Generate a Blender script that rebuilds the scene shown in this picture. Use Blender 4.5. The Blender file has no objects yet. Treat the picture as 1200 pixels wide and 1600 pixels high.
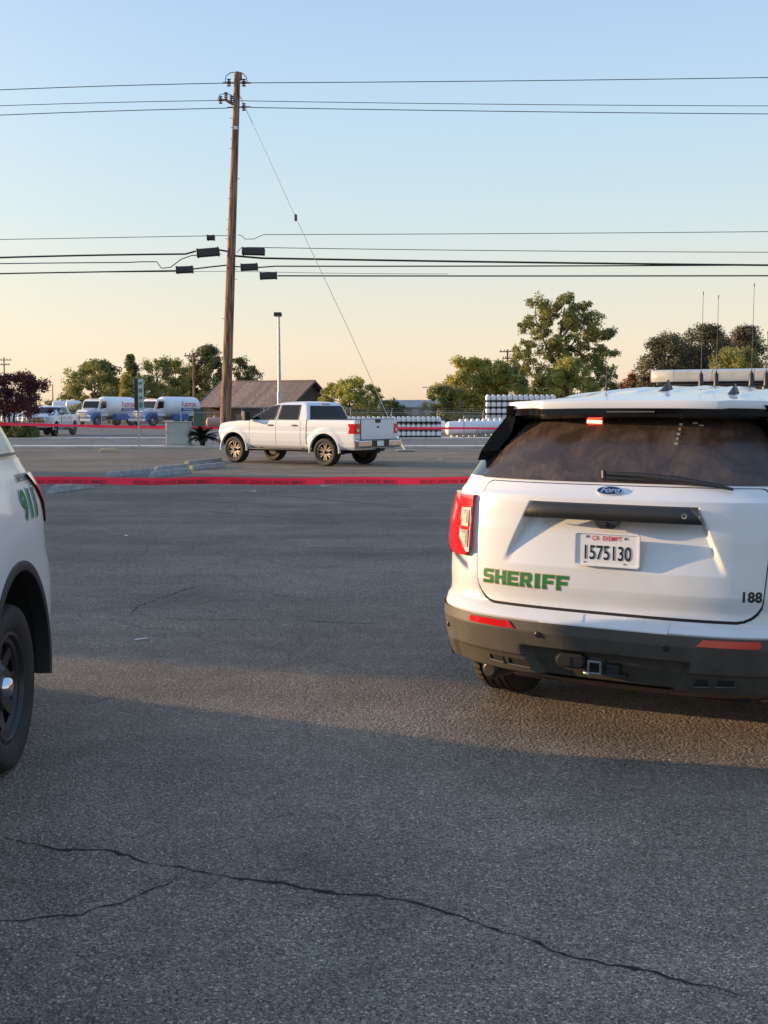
import bpy, bmesh, math, random
import numpy as np
from mathutils import Vector, Matrix

random.seed(7)
S = bpy.context.scene
R = math.radians

# ---------------------------------------------------------------- camera
F_PX, EYE, PITCH = 1700.0, 1.62, math.atan(160 / 1700.0)
cam_d = bpy.data.cameras.new('camera')
cam_d.sensor_fit = 'VERTICAL'
cam_d.sensor_height = 24.0
cam_d.lens = 24.0 * F_PX / 1600.0
cam_d.clip_start = 0.05
cam_d.clip_end = 6000
cam = bpy.data.objects.new('camera', cam_d)
S.collection.objects.link(cam)
cam.location = (0, 0, EYE)
cam.rotation_euler = (math.pi / 2 - PITCH, 0, 0)
S.camera = cam

# ---------------------------------------------------------------- world + sun
SUN_EL, SUN_AZ = R(9.0), R(15)          # sun low on the left, a little ahead of the camera
to_sun = Vector((-math.cos(SUN_AZ) * math.cos(SUN_EL), math.sin(SUN_AZ) * math.cos(SUN_EL), math.sin(SUN_EL)))
W = bpy.data.worlds.new('World')
S.world = W
W.use_nodes = True
nt = W.node_tree
bg = nt.nodes['Background']
sky = nt.nodes.new('ShaderNodeTexSky')
sky.sky_type = 'NISHITA'
sky.sun_disc = False
sky.sun_elevation = SUN_EL
sky.sun_rotation = math.atan2(to_sun.x, to_sun.y)
sky.air_density = 1.0
sky.dust_density = 1.0
sky.ozone_density = 1.5
# hazy evening sky: physical sky blended with an elevation ramp and a warm aureole round the sun
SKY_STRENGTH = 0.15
tcw = nt.nodes.new('ShaderNodeTexCoord')
nrmw = nt.nodes.new('ShaderNodeVectorMath'); nrmw.operation = 'NORMALIZE'
nt.links.new(tcw.outputs['Generated'], nrmw.inputs[0])
sepw = nt.nodes.new('ShaderNodeSeparateXYZ'); nt.links.new(nrmw.outputs[0], sepw.inputs[0])
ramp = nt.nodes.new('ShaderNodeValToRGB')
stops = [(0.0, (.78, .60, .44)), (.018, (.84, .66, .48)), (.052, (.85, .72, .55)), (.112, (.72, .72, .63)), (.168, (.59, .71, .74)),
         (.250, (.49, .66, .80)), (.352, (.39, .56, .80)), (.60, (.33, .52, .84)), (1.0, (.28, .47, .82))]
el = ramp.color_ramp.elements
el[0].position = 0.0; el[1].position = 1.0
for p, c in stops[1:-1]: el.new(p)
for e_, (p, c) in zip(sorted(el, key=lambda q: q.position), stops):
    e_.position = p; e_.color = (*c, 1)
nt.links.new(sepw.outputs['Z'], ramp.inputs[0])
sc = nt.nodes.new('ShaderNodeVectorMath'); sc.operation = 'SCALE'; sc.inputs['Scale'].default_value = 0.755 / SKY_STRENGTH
nt.links.new(ramp.outputs[0], sc.inputs[0])
dot = nt.nodes.new('ShaderNodeVectorMath'); dot.operation = 'DOT_PRODUCT'; nt.links.new(nrmw.outputs[0], dot.inputs[0]); dot.inputs[1].default_value = to_sun
mx0 = nt.nodes.new('ShaderNodeMath'); mx0.operation = 'MAXIMUM'; nt.links.new(dot.outputs['Value'], mx0.inputs[0]); mx0.inputs[1].default_value = 0.0
pw = nt.nodes.new('ShaderNodeMath'); pw.operation = 'POWER'; nt.links.new(mx0.outputs[0], pw.inputs[0]); pw.inputs[1].default_value = 5.0
gl = nt.nodes.new('ShaderNodeVectorMath'); gl.operation = 'SCALE'; gl.inputs[0].default_value = (0.85 / SKY_STRENGTH, 0.63 / SKY_STRENGTH, 0.40 / SKY_STRENGTH)
nt.links.new(pw.outputs[0], gl.inputs['Scale'])
ad1 = nt.nodes.new('ShaderNodeVectorMath'); ad1.operation = 'ADD'; nt.links.new(sc.outputs[0], ad1.inputs[0]); nt.links.new(gl.outputs[0], ad1.inputs[1])
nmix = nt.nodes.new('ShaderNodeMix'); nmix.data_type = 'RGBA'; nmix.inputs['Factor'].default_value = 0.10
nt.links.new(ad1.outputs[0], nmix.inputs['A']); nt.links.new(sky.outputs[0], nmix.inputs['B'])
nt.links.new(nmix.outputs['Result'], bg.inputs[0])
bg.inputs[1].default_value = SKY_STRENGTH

sun_d = bpy.data.lights.new('sun', 'SUN')
sun_d.energy = 5.0
sun_d.angle = R(0.6)
sun_d.color = (1.0, 0.68, 0.38)
sun = bpy.data.objects.new('sun', sun_d)
S.collection.objects.link(sun)
sun.rotation_euler = (-to_sun).to_track_quat('-Z', 'Y').to_euler()

S.view_settings.view_transform = 'Standard'
S.view_settings.look = 'None'
S.view_settings.exposure = 0.62
S.view_settings.gamma = 1.0
S.view_settings.use_curve_mapping = False

# ---------------------------------------------------------------- pixel helpers (photo pixels, 1200 x 1600)
def _ray(px, py):
    u = (px - 600) / F_PX
    v = (800 - py) / F_PX
    return Vector((u, math.cos(PITCH) + math.sin(PITCH) * v, -math.sin(PITCH) + math.cos(PITCH) * v))
def at(px, py, D):
    r = _ray(px, py)
    return Vector((0, 0, EYE)) + r * (D / r.y)
def gnd(px, py):
    r = _ray(px, py)
    return Vector((0, 0, EYE)) + r * (-EYE / r.z)

# ---------------------------------------------------------------- materials
MAT = {}
def new_mat(name, col=(0.5, 0.5, 0.5), rough=0.5, metal=0.0, coat=0.0, emit=None, estr=0.0, var=0.0, vscale=8.0,
            bump=0.0, bscale=60.0, spec=0.5, rvar=0.0, island=0.0):
    m = bpy.data.materials.new(name)
    m.use_nodes = True
    n = m.node_tree.nodes; l = m.node_tree.links
    b = n['Principled BSDF']
    b.inputs['Base Color'].default_value = (*col, 1)
    b.inputs['Roughness'].default_value = rough
    b.inputs['Metallic'].default_value = metal
    b.inputs['Coat Weight'].default_value = coat
    b.inputs['Coat Roughness'].default_value = 0.06
    b.inputs['Specular IOR Level'].default_value = spec
    if emit:
        b.inputs['Emission Color'].default_value = (*emit, 1)
        b.inputs['Emission Strength'].default_value = estr
    tc = n.new('ShaderNodeTexCoord')
    if var > 0 or rvar > 0 or island > 0:
        nz = n.new('ShaderNodeTexNoise'); nz.inputs['Scale'].default_value = vscale
        nz.inputs['Detail'].default_value = 6; nz.inputs['Roughness'].default_value = 0.65
        l.new(tc.outputs['Object'], nz.inputs['Vector'])
        hsv = n.new('ShaderNodeHueSaturation'); hsv.inputs['Color'].default_value = (*col, 1)
        mr = n.new('ShaderNodeMapRange'); mr.inputs['From Min'].default_value = 0.3; mr.inputs['From Max'].default_value = 0.7
        mr.inputs['To Min'].default_value = 1 - var; mr.inputs['To Max'].default_value = 1 + var
        l.new(nz.outputs['Fac'], mr.inputs['Value'])
        val = mr.outputs[0]
        if island > 0:
            g = n.new('ShaderNodeNewGeometry')
            m2 = n.new('ShaderNodeMapRange'); m2.inputs['To Min'].default_value = 1 - island; m2.inputs['To Max'].default_value = 1 + island
            l.new(g.outputs['Random Per Island'], m2.inputs['Value'])
            mm = n.new('ShaderNodeMath'); mm.operation = 'MULTIPLY'
            l.new(val, mm.inputs[0]); l.new(m2.outputs[0], mm.inputs[1]); val = mm.outputs[0]
        l.new(val, hsv.inputs['Value']); l.new(hsv.outputs[0], b.inputs['Base Color'])
        if rvar > 0:
            m3 = n.new('ShaderNodeMapRange'); m3.inputs['From Min'].default_value = 0.3; m3.inputs['From Max'].default_value = 0.7
            m3.inputs['To Min'].default_value = rough - rvar; m3.inputs['To Max'].default_value = rough + rvar
            l.new(nz.outputs['Fac'], m3.inputs['Value']); l.new(m3.outputs[0], b.inputs['Roughness'])
    if bump > 0:
        bz = n.new('ShaderNodeTexNoise'); bz.inputs['Scale'].default_value = bscale; bz.inputs['Detail'].default_value = 4
        l.new(tc.outputs['Object'], bz.inputs['Vector'])
        bp = n.new('ShaderNodeBump'); bp.inputs['Strength'].default_value = 1.0; bp.inputs['Distance'].default_value = bump
        l.new(bz.outputs['Fac'], bp.inputs['Height']); l.new(bp.outputs[0], b.inputs['Normal'])
    MAT[name] = m
    return m

def paint_mat(name, col, dirt=(0.42, 0.34, 0.24), amount=0.25, low=0.35, high=0.9):
    """car paint with road dust that gathers towards the sills"""
    m = new_mat(name, col, rough=0.32, coat=0.7)
    n = m.node_tree.nodes; l = m.node_tree.links; b = n['Principled BSDF']
    tc = n['Texture Coordinate']
    nz = n.new('ShaderNodeTexNoise'); nz.inputs['Scale'].default_value = 3.5; nz.inputs['Detail'].default_value = 8
    nz.inputs['Roughness'].default_value = 0.7
    l.new(tc.outputs['Object'], nz.inputs['Vector'])
    n2 = n.new('ShaderNodeTexNoise'); n2.inputs['Scale'].default_value = 160; n2.inputs['Detail'].default_value = 2
    l.new(tc.outputs['Object'], n2.inputs['Vector'])
    sp = n.new('ShaderNodeSeparateXYZ'); l.new(tc.outputs['Object'], sp.inputs[0])
    mr = n.new('ShaderNodeMapRange'); mr.inputs['From Min'].default_value = high; mr.inputs['From Max'].default_value = low
    mr.inputs['To Min'].default_value = 0.25; mr.inputs['To Max'].default_value = 1.0
    l.new(sp.outputs['Z'], mr.inputs['Value'])
    r1 = n.new('ShaderNodeMapRange'); r1.inputs['From Min'].default_value = 0.35; r1.inputs['From Max'].default_value = 0.75
    l.new(nz.outputs['Fac'], r1.inputs['Value'])
    a = n.new('ShaderNodeMath'); a.operation = 'MULTIPLY'; l.new(mr.outputs[0], a.inputs[0]); l.new(r1.outputs[0], a.inputs[1])
    c = n.new('ShaderNodeMath'); c.operation = 'MULTIPLY'; l.new(a.outputs[0], c.inputs[0]); c.inputs[1].default_value = amount
    sk = n.new('ShaderNodeMapRange'); sk.inputs['From Min'].default_value = 0.66; sk.inputs['From Max'].default_value = 0.74
    sk.inputs['To Max'].default_value = 0.30
    l.new(n2.outputs['Fac'], sk.inputs['Value'])
    s2 = n.new('ShaderNodeMath'); s2.operation = 'MULTIPLY'; l.new(sk.outputs[0], s2.inputs[0]); l.new(mr.outputs[0], s2.inputs[1])
    d = n.new('ShaderNodeMath'); d.operation = 'ADD'; d.use_clamp = True; l.new(c.outputs[0], d.inputs[0]); l.new(s2.outputs[0], d.inputs[1])
    mx = n.new('ShaderNodeMix'); mx.data_type = 'RGBA'
    mx.inputs['A'].default_value = (*col, 1); mx.inputs['B'].default_value = (*dirt, 1)
    l.new(d.outputs[0], mx.inputs['Factor']); l.new(mx.outputs['Result'], b.inputs['Base Color'])
    rr = n.new('ShaderNodeMapRange'); rr.inputs['To Min'].default_value = 0.28; rr.inputs['To Max'].default_value = 0.6
    l.new(d.outputs[0], rr.inputs['Value']); l.new(rr.outputs[0], b.inputs['Roughness'])
    cw = n.new('ShaderNodeMapRange'); cw.inputs['To Min'].default_value = 0.7; cw.inputs['To Max'].default_value = 0.1
    l.new(d.outputs[0], cw.inputs['Value']); l.new(cw.outputs[0], b.inputs['Coat Weight'])
    return m

paint_mat('white_paint', (0.68, 0.69, 0.70), amount=0.42, low=0.45, high=1.15)
paint_mat('pickup_paint', (0.64, 0.68, 0.74), amount=0.18, low=0.5, high=1.1)
paint_mat('truck_paint', (0.76, 0.77, 0.78), amount=0.3, low=0.6, high=1.6)
new_mat('black_trim', (0.018, 0.018, 0.019), 0.42, var=0.2)
new_mat('gloss_black', (0.006, 0.006, 0.007), 0.12, coat=0.5, rvar=0.05)
new_mat('seam', (0.012, 0.012, 0.012), 0.8)
new_mat('rubber', (0.022, 0.021, 0.020), 0.78, var=0.35, vscale=14, bump=0.002, bscale=120)
new_mat('steel_black', (0.03, 0.03, 0.032), 0.38, metal=0.3, var=0.25)
new_mat('alloy', (0.22, 0.19, 0.165), 0.42, metal=0.5, var=0.15)
new_mat('chrome', (0.72, 0.72, 0.72), 0.12, metal=1.0, rvar=0.05)
new_mat('steel', (0.35, 0.35, 0.36), 0.35, metal=0.9, var=0.2)
new_mat('glass_dark', (0.012, 0.015, 0.017), 0.05, spec=0.6)
new_mat('glass_side', (0.04, 0.06, 0.06), 0.04, spec=1.0, coat=0.6)
new_mat('red_lens', (0.55, 0.012, 0.015), 0.12, coat=1.0)
new_mat('clear_lens', (0.62, 0.60, 0.58), 0.15, coat=1.0)
new_mat('grey_lens', (0.28, 0.26, 0.25), 0.25, coat=1.0, var=0.3, vscale=60)
new_mat('red_led', (0.8, 0.05, 0.04), 0.3, emit=(1.0, 0.10, 0.06), estr=9.0)
new_mat('decal_green', (0.010, 0.16, 0.045), 0.6, spec=0.25)
new_mat('decal_dark_green', (0.02, 0.055, 0.025), 0.4, coat=0.4)
new_mat('decal_gold', (0.45, 0.30, 0.13), 0.4, coat=0.4)
new_mat('decal_black', (0.012, 0.014, 0.018), 0.4)
new_mat('decal_blue', (0.006, 0.012, 0.05), 0.5)
new_mat('print_red', (0.55, 0.03, 0.06), 0.5)
new_mat('plate_white', (0.72, 0.72, 0.73), 0.45, var=0.05)
new_mat('tape_red', (1.0, 0.010, 0.055), 0.45, emit=None, var=0.1, vscale=3)
new_mat('tape_print', (0.22, 0.008, 0.03), 0.5)
new_mat('concrete', (0.36, 0.35, 0.33), 0.9, var=0.3, vscale=6, bump=0.004, bscale=60)
new_mat('concrete_pale', (0.50, 0.46, 0.40), 0.9, var=0.25, vscale=2.0, bump=0.003)
new_mat('cabinet_paint', (0.36, 0.39, 0.36), 0.55, var=0.08, vscale=3)
new_mat('pole_metal', (0.45, 0.44, 0.42), 0.5, metal=0.4, var=0.15)
new_mat('galvanised', (0.34, 0.33, 0.31), 0.5, metal=0.6, var=0.2)
new_mat('cable', (0.02, 0.02, 0.022), 0.6)
new_mat('shingle', (0.23, 0.165, 0.135), 0.95, var=0.3, vscale=5, island=0.22)
new_mat('board_brown', (0.09, 0.062, 0.048), 0.9, var=0.3, vscale=3, island=0.25)
new_mat('cylinder_white', (0.74, 0.74, 0.75), 0.4, coat=0.2, var=0.08)
new_mat('cylinder_foot', (0.030, 0.032, 0.045), 0.6)
new_mat('blue_paint', (0.02, 0.14, 0.42), 0.3, coat=0.6)
new_mat('cone_orange', (0.75, 0.10, 0.02), 0.5)
new_mat('tan_tank', (0.42, 0.27, 0.19), 0.6, var=0.2)
new_mat('bin_green', (0.03, 0.08, 0.05), 0.6)
new_mat('sheet_roof', (0.16, 0.19, 0.23), 0.5, var=0.3, vscale=0.3)
new_mat('wall_dull', (0.22, 0.19, 0.17), 0.9, var=0.2, vscale=0.5)
new_mat('stucco', (0.42, 0.36, 0.28), 0.95, var=0.12, vscale=1.5, bump=0.004)
new_mat('orange_marker', (0.85, 0.42, 0.12), 0.3, coat=0.5)
new_mat('bark', (0.10, 0.075, 0.055), 0.95, var=0.3, vscale=6, bump=0.02, bscale=12)
new_mat('bark_pale', (0.30, 0.27, 0.22), 0.95, var=0.3, vscale=6)
new_mat('sign_green', (0.05, 0.22, 0.16), 0.5)
new_mat('sign_pale', (0.42, 0.58, 0.54), 0.4)
new_mat('interior', (0.03, 0.028, 0.025), 0.7)

def wood_pole_mat():
    m = new_mat('pole_wood', (0.12, 0.065, 0.04), 0.9)
    n = m.node_tree.nodes; l = m.node_tree.links; b = n['Principled BSDF']; tc = n['Texture Coordinate']
    mp = n.new('ShaderNodeMapping'); mp.inputs['Scale'].default_value = (14, 14, 0.7)
    l.new(tc.outputs['Object'], mp.inputs[0])
    nz = n.new('ShaderNodeTexNoise'); nz.inputs['Scale'].default_value = 1.5; nz.inputs['Detail'].default_value = 8
    l.new(mp.outputs[0], nz.inputs['Vector'])
    cr = n.new('ShaderNodeValToRGB')
    cr.color_ramp.elements[0].position = 0.36; cr.color_ramp.elements[0].color = (0.050, 0.027, 0.020, 1)
    cr.color_ramp.elements[1].position = 0.62; cr.color_ramp.elements[1].color = (0.36, 0.21, 0.13, 1)
    l.new(nz.outputs['Fac'], cr.inputs[0]); l.new(cr.outputs[0], b.inputs['Base Color'])
    bp = n.new('ShaderNodeBump'); bp.inputs['Distance'].default_value = 0.02
    l.new(nz.outputs['Fac'], bp.inputs['Height']); l.new(bp.outputs[0], b.inputs['Normal'])
wood_pole_mat()

def dusty_glass_mat():
    m = new_mat('dusty_glass', (0.02, 0.015, 0.012), 0.1, spec=0.5)
    n = m.node_tree.nodes; l = m.node_tree.links; b = n['Principled BSDF']; tc = n['Texture Coordinate']
    sp = n.new('ShaderNodeSeparateXYZ'); l.new(tc.outputs['Object'], sp.inputs[0])
    # dried run-off streaks
    mp = n.new('ShaderNodeMapping'); mp.inputs['Scale'].default_value = (45, 9, 9); mp.inputs['Rotation'].default_value = (0, R(6), 0)
    l.new(tc.outputs['Object'], mp.inputs[0])
    st = n.new('ShaderNodeTexNoise'); st.inputs['Scale'].default_value = 1.0; st.inputs['Detail'].default_value = 5
    l.new(mp.outputs[0], st.inputs['Vector'])
    sm = n.new('ShaderNodeTexNoise'); sm.inputs['Scale'].default_value = 5; sm.inputs['Detail'].default_value = 7; sm.inputs['Roughness'].default_value = 0.7
    sm.inputs['Distortion'].default_value = 0.8
    l.new(tc.outputs['Object'], sm.inputs['Vector'])
    dr = n.new('ShaderNodeTexVoronoi'); dr.inputs['Scale'].default_value = 95
    l.new(tc.outputs['Object'], dr.inputs['Vector'])
    spk = n.new('ShaderNodeMapRange'); spk.inputs['From Min'].default_value = 0.16; spk.inputs['From Max'].default_value = 0.08
    spk.inputs['To Max'].default_value = 0.55
    l.new(dr.outputs['Distance'], spk.inputs['Value'])
    sn = n.new('ShaderNodeTexNoise'); sn.inputs['Scale'].default_value = 9; l.new(tc.outputs['Object'], sn.inputs['Vector'])
    gate = n.new('ShaderNodeMapRange'); gate.inputs['From Min'].default_value = 0.55; gate.inputs['From Max'].default_value = 0.62
    l.new(sn.outputs['Fac'], gate.inputs['Value'])
    sg = n.new('ShaderNodeMath'); sg.operation = 'MULTIPLY'; l.new(spk.outputs[0], sg.inputs[0]); l.new(gate.outputs[0], sg.inputs[1])
    s1 = n.new('ShaderNodeMapRange'); s1.inputs['From Min'].default_value = 0.30; s1.inputs['From Max'].default_value = 0.95; s1.inputs['To Min'].default_value = 0.2
    l.new(st.outputs['Fac'], s1.inputs['Value'])
    s2 = n.new('ShaderNodeMapRange'); s2.inputs['From Min'].default_value = 0.42; s2.inputs['From Max'].default_value = 0.66
    l.new(sm.outputs['Fac'], s2.inputs['Value'])
    ad = n.new('ShaderNodeMath'); ad.operation = 'MULTIPLY_ADD'; l.new(s1.outputs[0], ad.inputs[0]); l.new(s2.outputs[0], ad.inputs[1]); ad.inputs[2].default_value = 0.22
    a3 = n.new('ShaderNodeMath'); a3.operation = 'ADD'; a3.use_clamp = True; l.new(ad.outputs[0], a3.inputs[0]); l.new(sg.outputs[0], a3.inputs[1])
    mx = n.new('ShaderNodeMix'); mx.data_type = 'RGBA'
    mx.inputs['A'].default_value = (0.016, 0.010, 0.007, 1); mx.inputs['B'].default_value = (0.125, 0.085, 0.060, 1)
    l.new(a3.outputs[0], mx.inputs['Factor']); l.new(mx.outputs['Result'], b.inputs['Base Color'])
    rr = n.new('ShaderNodeMapRange'); rr.inputs['To Min'].default_value = 0.08; rr.inputs['To Max'].default_value = 0.65
    l.new(a3.outputs[0], rr.inputs['Value']); l.new(rr.outputs[0], b.inputs['Roughness'])
dusty_glass_mat()

def leaf_mat(name, c1, c2, trans=0.25):
    m = bpy.data.materials.new(name); m.use_nodes = True
    n = m.node_tree.nodes; l = m.node_tree.links
    b = n['Principled BSDF']; out = n['Material Output']
    g = n.new('ShaderNodeNewGeometry')
    tc = n.new('ShaderNodeTexCoord'); nz = n.new('ShaderNodeTexNoise'); nz.inputs['Scale'].default_value = 0.6
    l.new(tc.outputs['Object'], nz.inputs['Vector'])
    mr = n.new('ShaderNodeMapRange'); mr.inputs['From Min'].default_value = 0.35; mr.inputs['From Max'].default_value = 0.65
    mr.inputs['To Min'].default_value = 0.0; mr.inputs['To Max'].default_value = 0.6
    l.new(nz.outputs['Fac'], mr.inputs['Value'])
    ma = n.new('ShaderNodeMath'); ma.operation = 'MULTIPLY_ADD'; l.new(g.outputs['Random Per Island'], ma.inputs[0])
    ma.inputs[1].default_value = 0.4; l.new(mr.outputs[0], ma.inputs[2])
    mx = n.new('ShaderNodeMix'); mx.data_type = 'RGBA'
    mx.inputs['A'].default_value = (*c1, 1); mx.inputs['B'].default_value = (*c2, 1)
    l.new(ma.outputs[0], mx.inputs['Factor']); l.new(mx.outputs['Result'], b.inputs['Base Color'])
    b.inputs['Roughness'].default_value = 0.6
    t = n.new('ShaderNodeBsdfTranslucent'); l.new(mx.outputs['Result'], t.inputs['Color'])
    ms = n.new('ShaderNodeMixShader'); ms.inputs[0].default_value = trans
    l.new(b.outputs[0], ms.inputs[1]); l.new(t.outputs[0], ms.inputs[2]); l.new(ms.outputs[0], out.inputs[0])
    MAT[name] = m
leaf_mat('leaf_dark', (0.050, 0.070, 0.028), (0.20, 0.21, 0.065), .35)
leaf_mat('leaf_mid', (0.085, 0.115, 0.035), (0.44, 0.40, 0.115), .38)
leaf_mat('leaf_light', (0.16, 0.19, 0.045), (0.52, 0.46, 0.11), .4)
leaf_mat('leaf_grey', (0.045, 0.055, 0.038), (0.20, 0.17, 0.08), .3)
leaf_mat('leaf_maroon', (0.032, 0.009, 0.012), (0.13, 0.022, 0.028))
leaf_mat('leaf_rust', (0.20, 0.08, 0.04), (0.38, 0.16, 0.08))
leaf_mat('leaf_palm', (0.012, 0.022, 0.012), (0.03, 0.045, 0.02), 0.1)

def asphalt_mat(name, lo, hi, scale=90.0, bump=0.005, tint=(1, 1, 1), near=True):
    m = bpy.data.materials.new(name); m.use_nodes = True
    n = m.node_tree.nodes; l = m.node_tree.links; b = n['Principled BSDF']
    tc = n.new('ShaderNodeTexCoord')
    vo = n.new('ShaderNodeTexVoronoi'); vo.inputs['Scale'].default_value = scale
    l.new(tc.outputs['Object'], vo.inputs['Vector'])
    sp = n.new('ShaderNodeSeparateColor'); l.new(vo.outputs['Color'], sp.inputs[0])
    cr = n.new('ShaderNodeValToRGB'); e = cr.color_ramp.elements
    e[0].position = 0.0; e[0].color = (lo * .75 * tint[0], lo * .75 * tint[1], lo * .75 * tint[2], 1)
    e[1].position = 1.0; e[1].color = (hi * 1.75 * tint[0], hi * 1.7 * tint[1], hi * 1.65 * tint[2], 1)
    for p, v in ((0.55, lo * 1.15), (0.86, hi), (0.95, hi * 1.35)):
        k = e.new(p); k.color = (v * tint[0], v * tint[1], v * tint[2], 1)
    l.new(sp.outputs[0], cr.inputs[0])
    # large stains and worn patches
    n1 = n.new('ShaderNodeTexNoise'); n1.inputs['Scale'].default_value = 0.35; n1.inputs['Detail'].default_value = 7; n1.inputs['Roughness'].default_value = 0.62
    l.new(tc.outputs['Object'], n1.inputs['Vector'])
    r1 = n.new('ShaderNodeMapRange'); r1.inputs['From Min'].default_value = 0.3; r1.inputs['From Max'].default_value = 0.7
    r1.inputs['To Min'].default_value = 0.72; r1.inputs['To Max'].default_value = 1.28
    l.new(n1.outputs['Fac'], r1.inputs['Value'])
    n2 = n.new('ShaderNodeTexNoise'); n2.inputs['Scale'].default_value = 3.0; n2.inputs['Detail'].default_value = 8; n2.inputs['Roughness'].default_value = 0.7
    l.new(tc.outputs['Object'], n2.inputs['Vector'])
    r2 = n.new('ShaderNodeMapRange'); r2.inputs['From Min'].default_value = 0.3; r2.inputs['From Max'].default_value = 0.7
    r2.inputs['To Min'].default_value = 0.85; r2.inputs['To Max'].default_value = 1.15
    l.new(n2.outputs['Fac'], r2.inputs['Value'])
    mm = n.new('ShaderNodeMath'); mm.operation = 'MULTIPLY'; l.new(r1.outputs[0], mm.inputs[0]); l.new(r2.outputs[0], mm.inputs[1])
    n3 = n.new('ShaderNodeTexNoise'); n3.inputs['Scale'].default_value = 0.9; n3.inputs['Detail'].default_value = 5; n3.inputs['Distortion'].default_value = 0.6
    mp3 = n.new('ShaderNodeMapping'); mp3.inputs['Location'].default_value = (13.1, 4.7, 2.0); l.new(tc.outputs['Object'], mp3.inputs[0]); l.new(mp3.outputs[0], n3.inputs['Vector'])
    r3 = n.new('ShaderNodeMapRange'); r3.inputs['From Min'].default_value = 0.60; r3.inputs['From Max'].default_value = 0.74; r3.inputs['To Min'].default_value = 1.0; r3.inputs['To Max'].default_value = 0.78
    l.new(n3.outputs['Fac'], r3.inputs['Value'])
    mp4 = n.new('ShaderNodeMapping'); mp4.inputs['Scale'].default_value = (.05, .55, 1); mp4.inputs['Rotation'].default_value = (0, 0, .12); l.new(tc.outputs['Object'], mp4.inputs[0])
    n4 = n.new('ShaderNodeTexNoise'); n4.inputs['Scale'].default_value = 2.2; n4.inputs['Detail'].default_value = 6; l.new(mp4.outputs[0], n4.inputs['Vector'])
    r4 = n.new('ShaderNodeMapRange'); r4.inputs['From Min'].default_value = 0.35; r4.inputs['From Max'].default_value = 0.65; r4.inputs['To Min'].default_value = 0.86; r4.inputs['To Max'].default_value = 1.14
    l.new(n4.outputs['Fac'], r4.inputs['Value'])
    vc = n.new('ShaderNodeTexVoronoi'); vc.feature = 'DISTANCE_TO_EDGE'; vc.inputs['Scale'].default_value = 0.42
    nd = n.new('ShaderNodeTexNoise'); nd.inputs['Scale'].default_value = 3.0; nd.inputs['Detail'].default_value = 8; l.new(tc.outputs['Object'], nd.inputs['Vector'])
    va = n.new('ShaderNodeVectorMath'); va.operation = 'MULTIPLY_ADD'; l.new(nd.outputs['Color'], va.inputs[0]); va.inputs[1].default_value = (.55, .55, 0); l.new(tc.outputs['Object'], va.inputs[2])
    l.new(va.outputs[0], vc.inputs['Vector'])
    r5 = n.new('ShaderNodeMapRange'); r5.inputs['From Min'].default_value = 0.0; r5.inputs['From Max'].default_value = 0.007; r5.inputs['To Min'].default_value = 0.76; r5.inputs['To Max'].default_value = 1.0
    l.new(vc.outputs['Distance'], r5.inputs['Value'])
    m3_ = n.new('ShaderNodeMath'); m3_.operation = 'MULTIPLY'; l.new(r3.outputs[0], m3_.inputs[0]); l.new(r4.outputs[0], m3_.inputs[1])
    m4_ = n.new('ShaderNodeMath'); m4_.operation = 'MULTIPLY'; l.new(m3_.outputs[0], m4_.inputs[0]); l.new(r5.outputs[0], m4_.inputs[1])
    m5_ = n.new('ShaderNodeMath'); m5_.operation = 'MULTIPLY'; l.new(m4_.outputs[0], m5_.inputs[0]); l.new(mm.outputs[0], m5_.inputs[1]); mm = m5_
    hs = n.new('ShaderNodeHueSaturation'); l.new(cr.outputs[0], hs.inputs['Color']); l.new(mm.outputs[0], hs.inputs['Value'])
    l.new(hs.outputs[0], b.inputs['Base Color'])
    b.inputs['Roughness'].default_value = 0.8
    b.inputs['Diffuse Roughness'].default_value = 1.0
    b.inputs['Specular IOR Level'].default_value = 0.4
    # stones stand proud of the binder
    inv = n.new('ShaderNodeMath'); inv.operation = 'SUBTRACT'; inv.inputs[0].default_value = 1.0; l.new(vo.outputs['Distance'], inv.inputs[1])
    nb = n.new('ShaderNodeTexNoise'); nb.inputs['Scale'].default_value = scale * 2.2; nb.inputs['Detail'].default_value = 3
    l.new(tc.outputs['Object'], nb.inputs['Vector'])
    ad = n.new('ShaderNodeMath'); ad.operation = 'MULTIPLY_ADD'; l.new(sp.outputs[1], ad.inputs[0]); ad.inputs[1].default_value = 0.8; l.new(inv.outputs[0], ad.inputs[2])
    a2 = n.new('ShaderNodeMath'); a2.operation = 'MULTIPLY_ADD'; l.new(nb.outputs['Fac'], a2.inputs[0]); a2.inputs[1].default_value = 0.7; l.new(ad.outputs[0], a2.inputs[2])
    bp = n.new('ShaderNodeBump'); bp.inputs['Strength'].default_value = 1.0; bp.inputs['Distance'].default_value = bump
    l.new(a2.outputs[0], bp.inputs['Height'])
    # coarser unevenness of the rolled surface
    vb = n.new('ShaderNodeTexVoronoi'); vb.inputs['Scale'].default_value = scale * .42; l.new(tc.outputs['Object'], vb.inputs['Vector'])
    vn = n.new('ShaderNodeTexNoise'); vn.inputs['Scale'].default_value = scale * .30; vn.inputs['Detail'].default_value = 2; l.new(tc.outputs['Object'], vn.inputs['Vector'])
    vs_ = n.new('ShaderNodeMath'); vs_.operation = 'SUBTRACT'; l.new(vn.outputs['Fac'], vs_.inputs[0]); l.new(vb.outputs['Distance'], vs_.inputs[1])
    bp2 = n.new('ShaderNodeBump'); bp2.inputs['Strength'].default_value = 1.0; bp2.inputs['Distance'].default_value = bump * 2.4
    l.new(vs_.outputs[0], bp2.inputs['Height']); l.new(bp.outputs[0], bp2.inputs['Normal']); l.new(bp2.outputs[0], b.inputs['Normal'])
    MAT[name] = m
asphalt_mat('lot_asphalt', 0.25, 0.385, 150.0, 0.009, (1.25, 1.0, .77))
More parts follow.
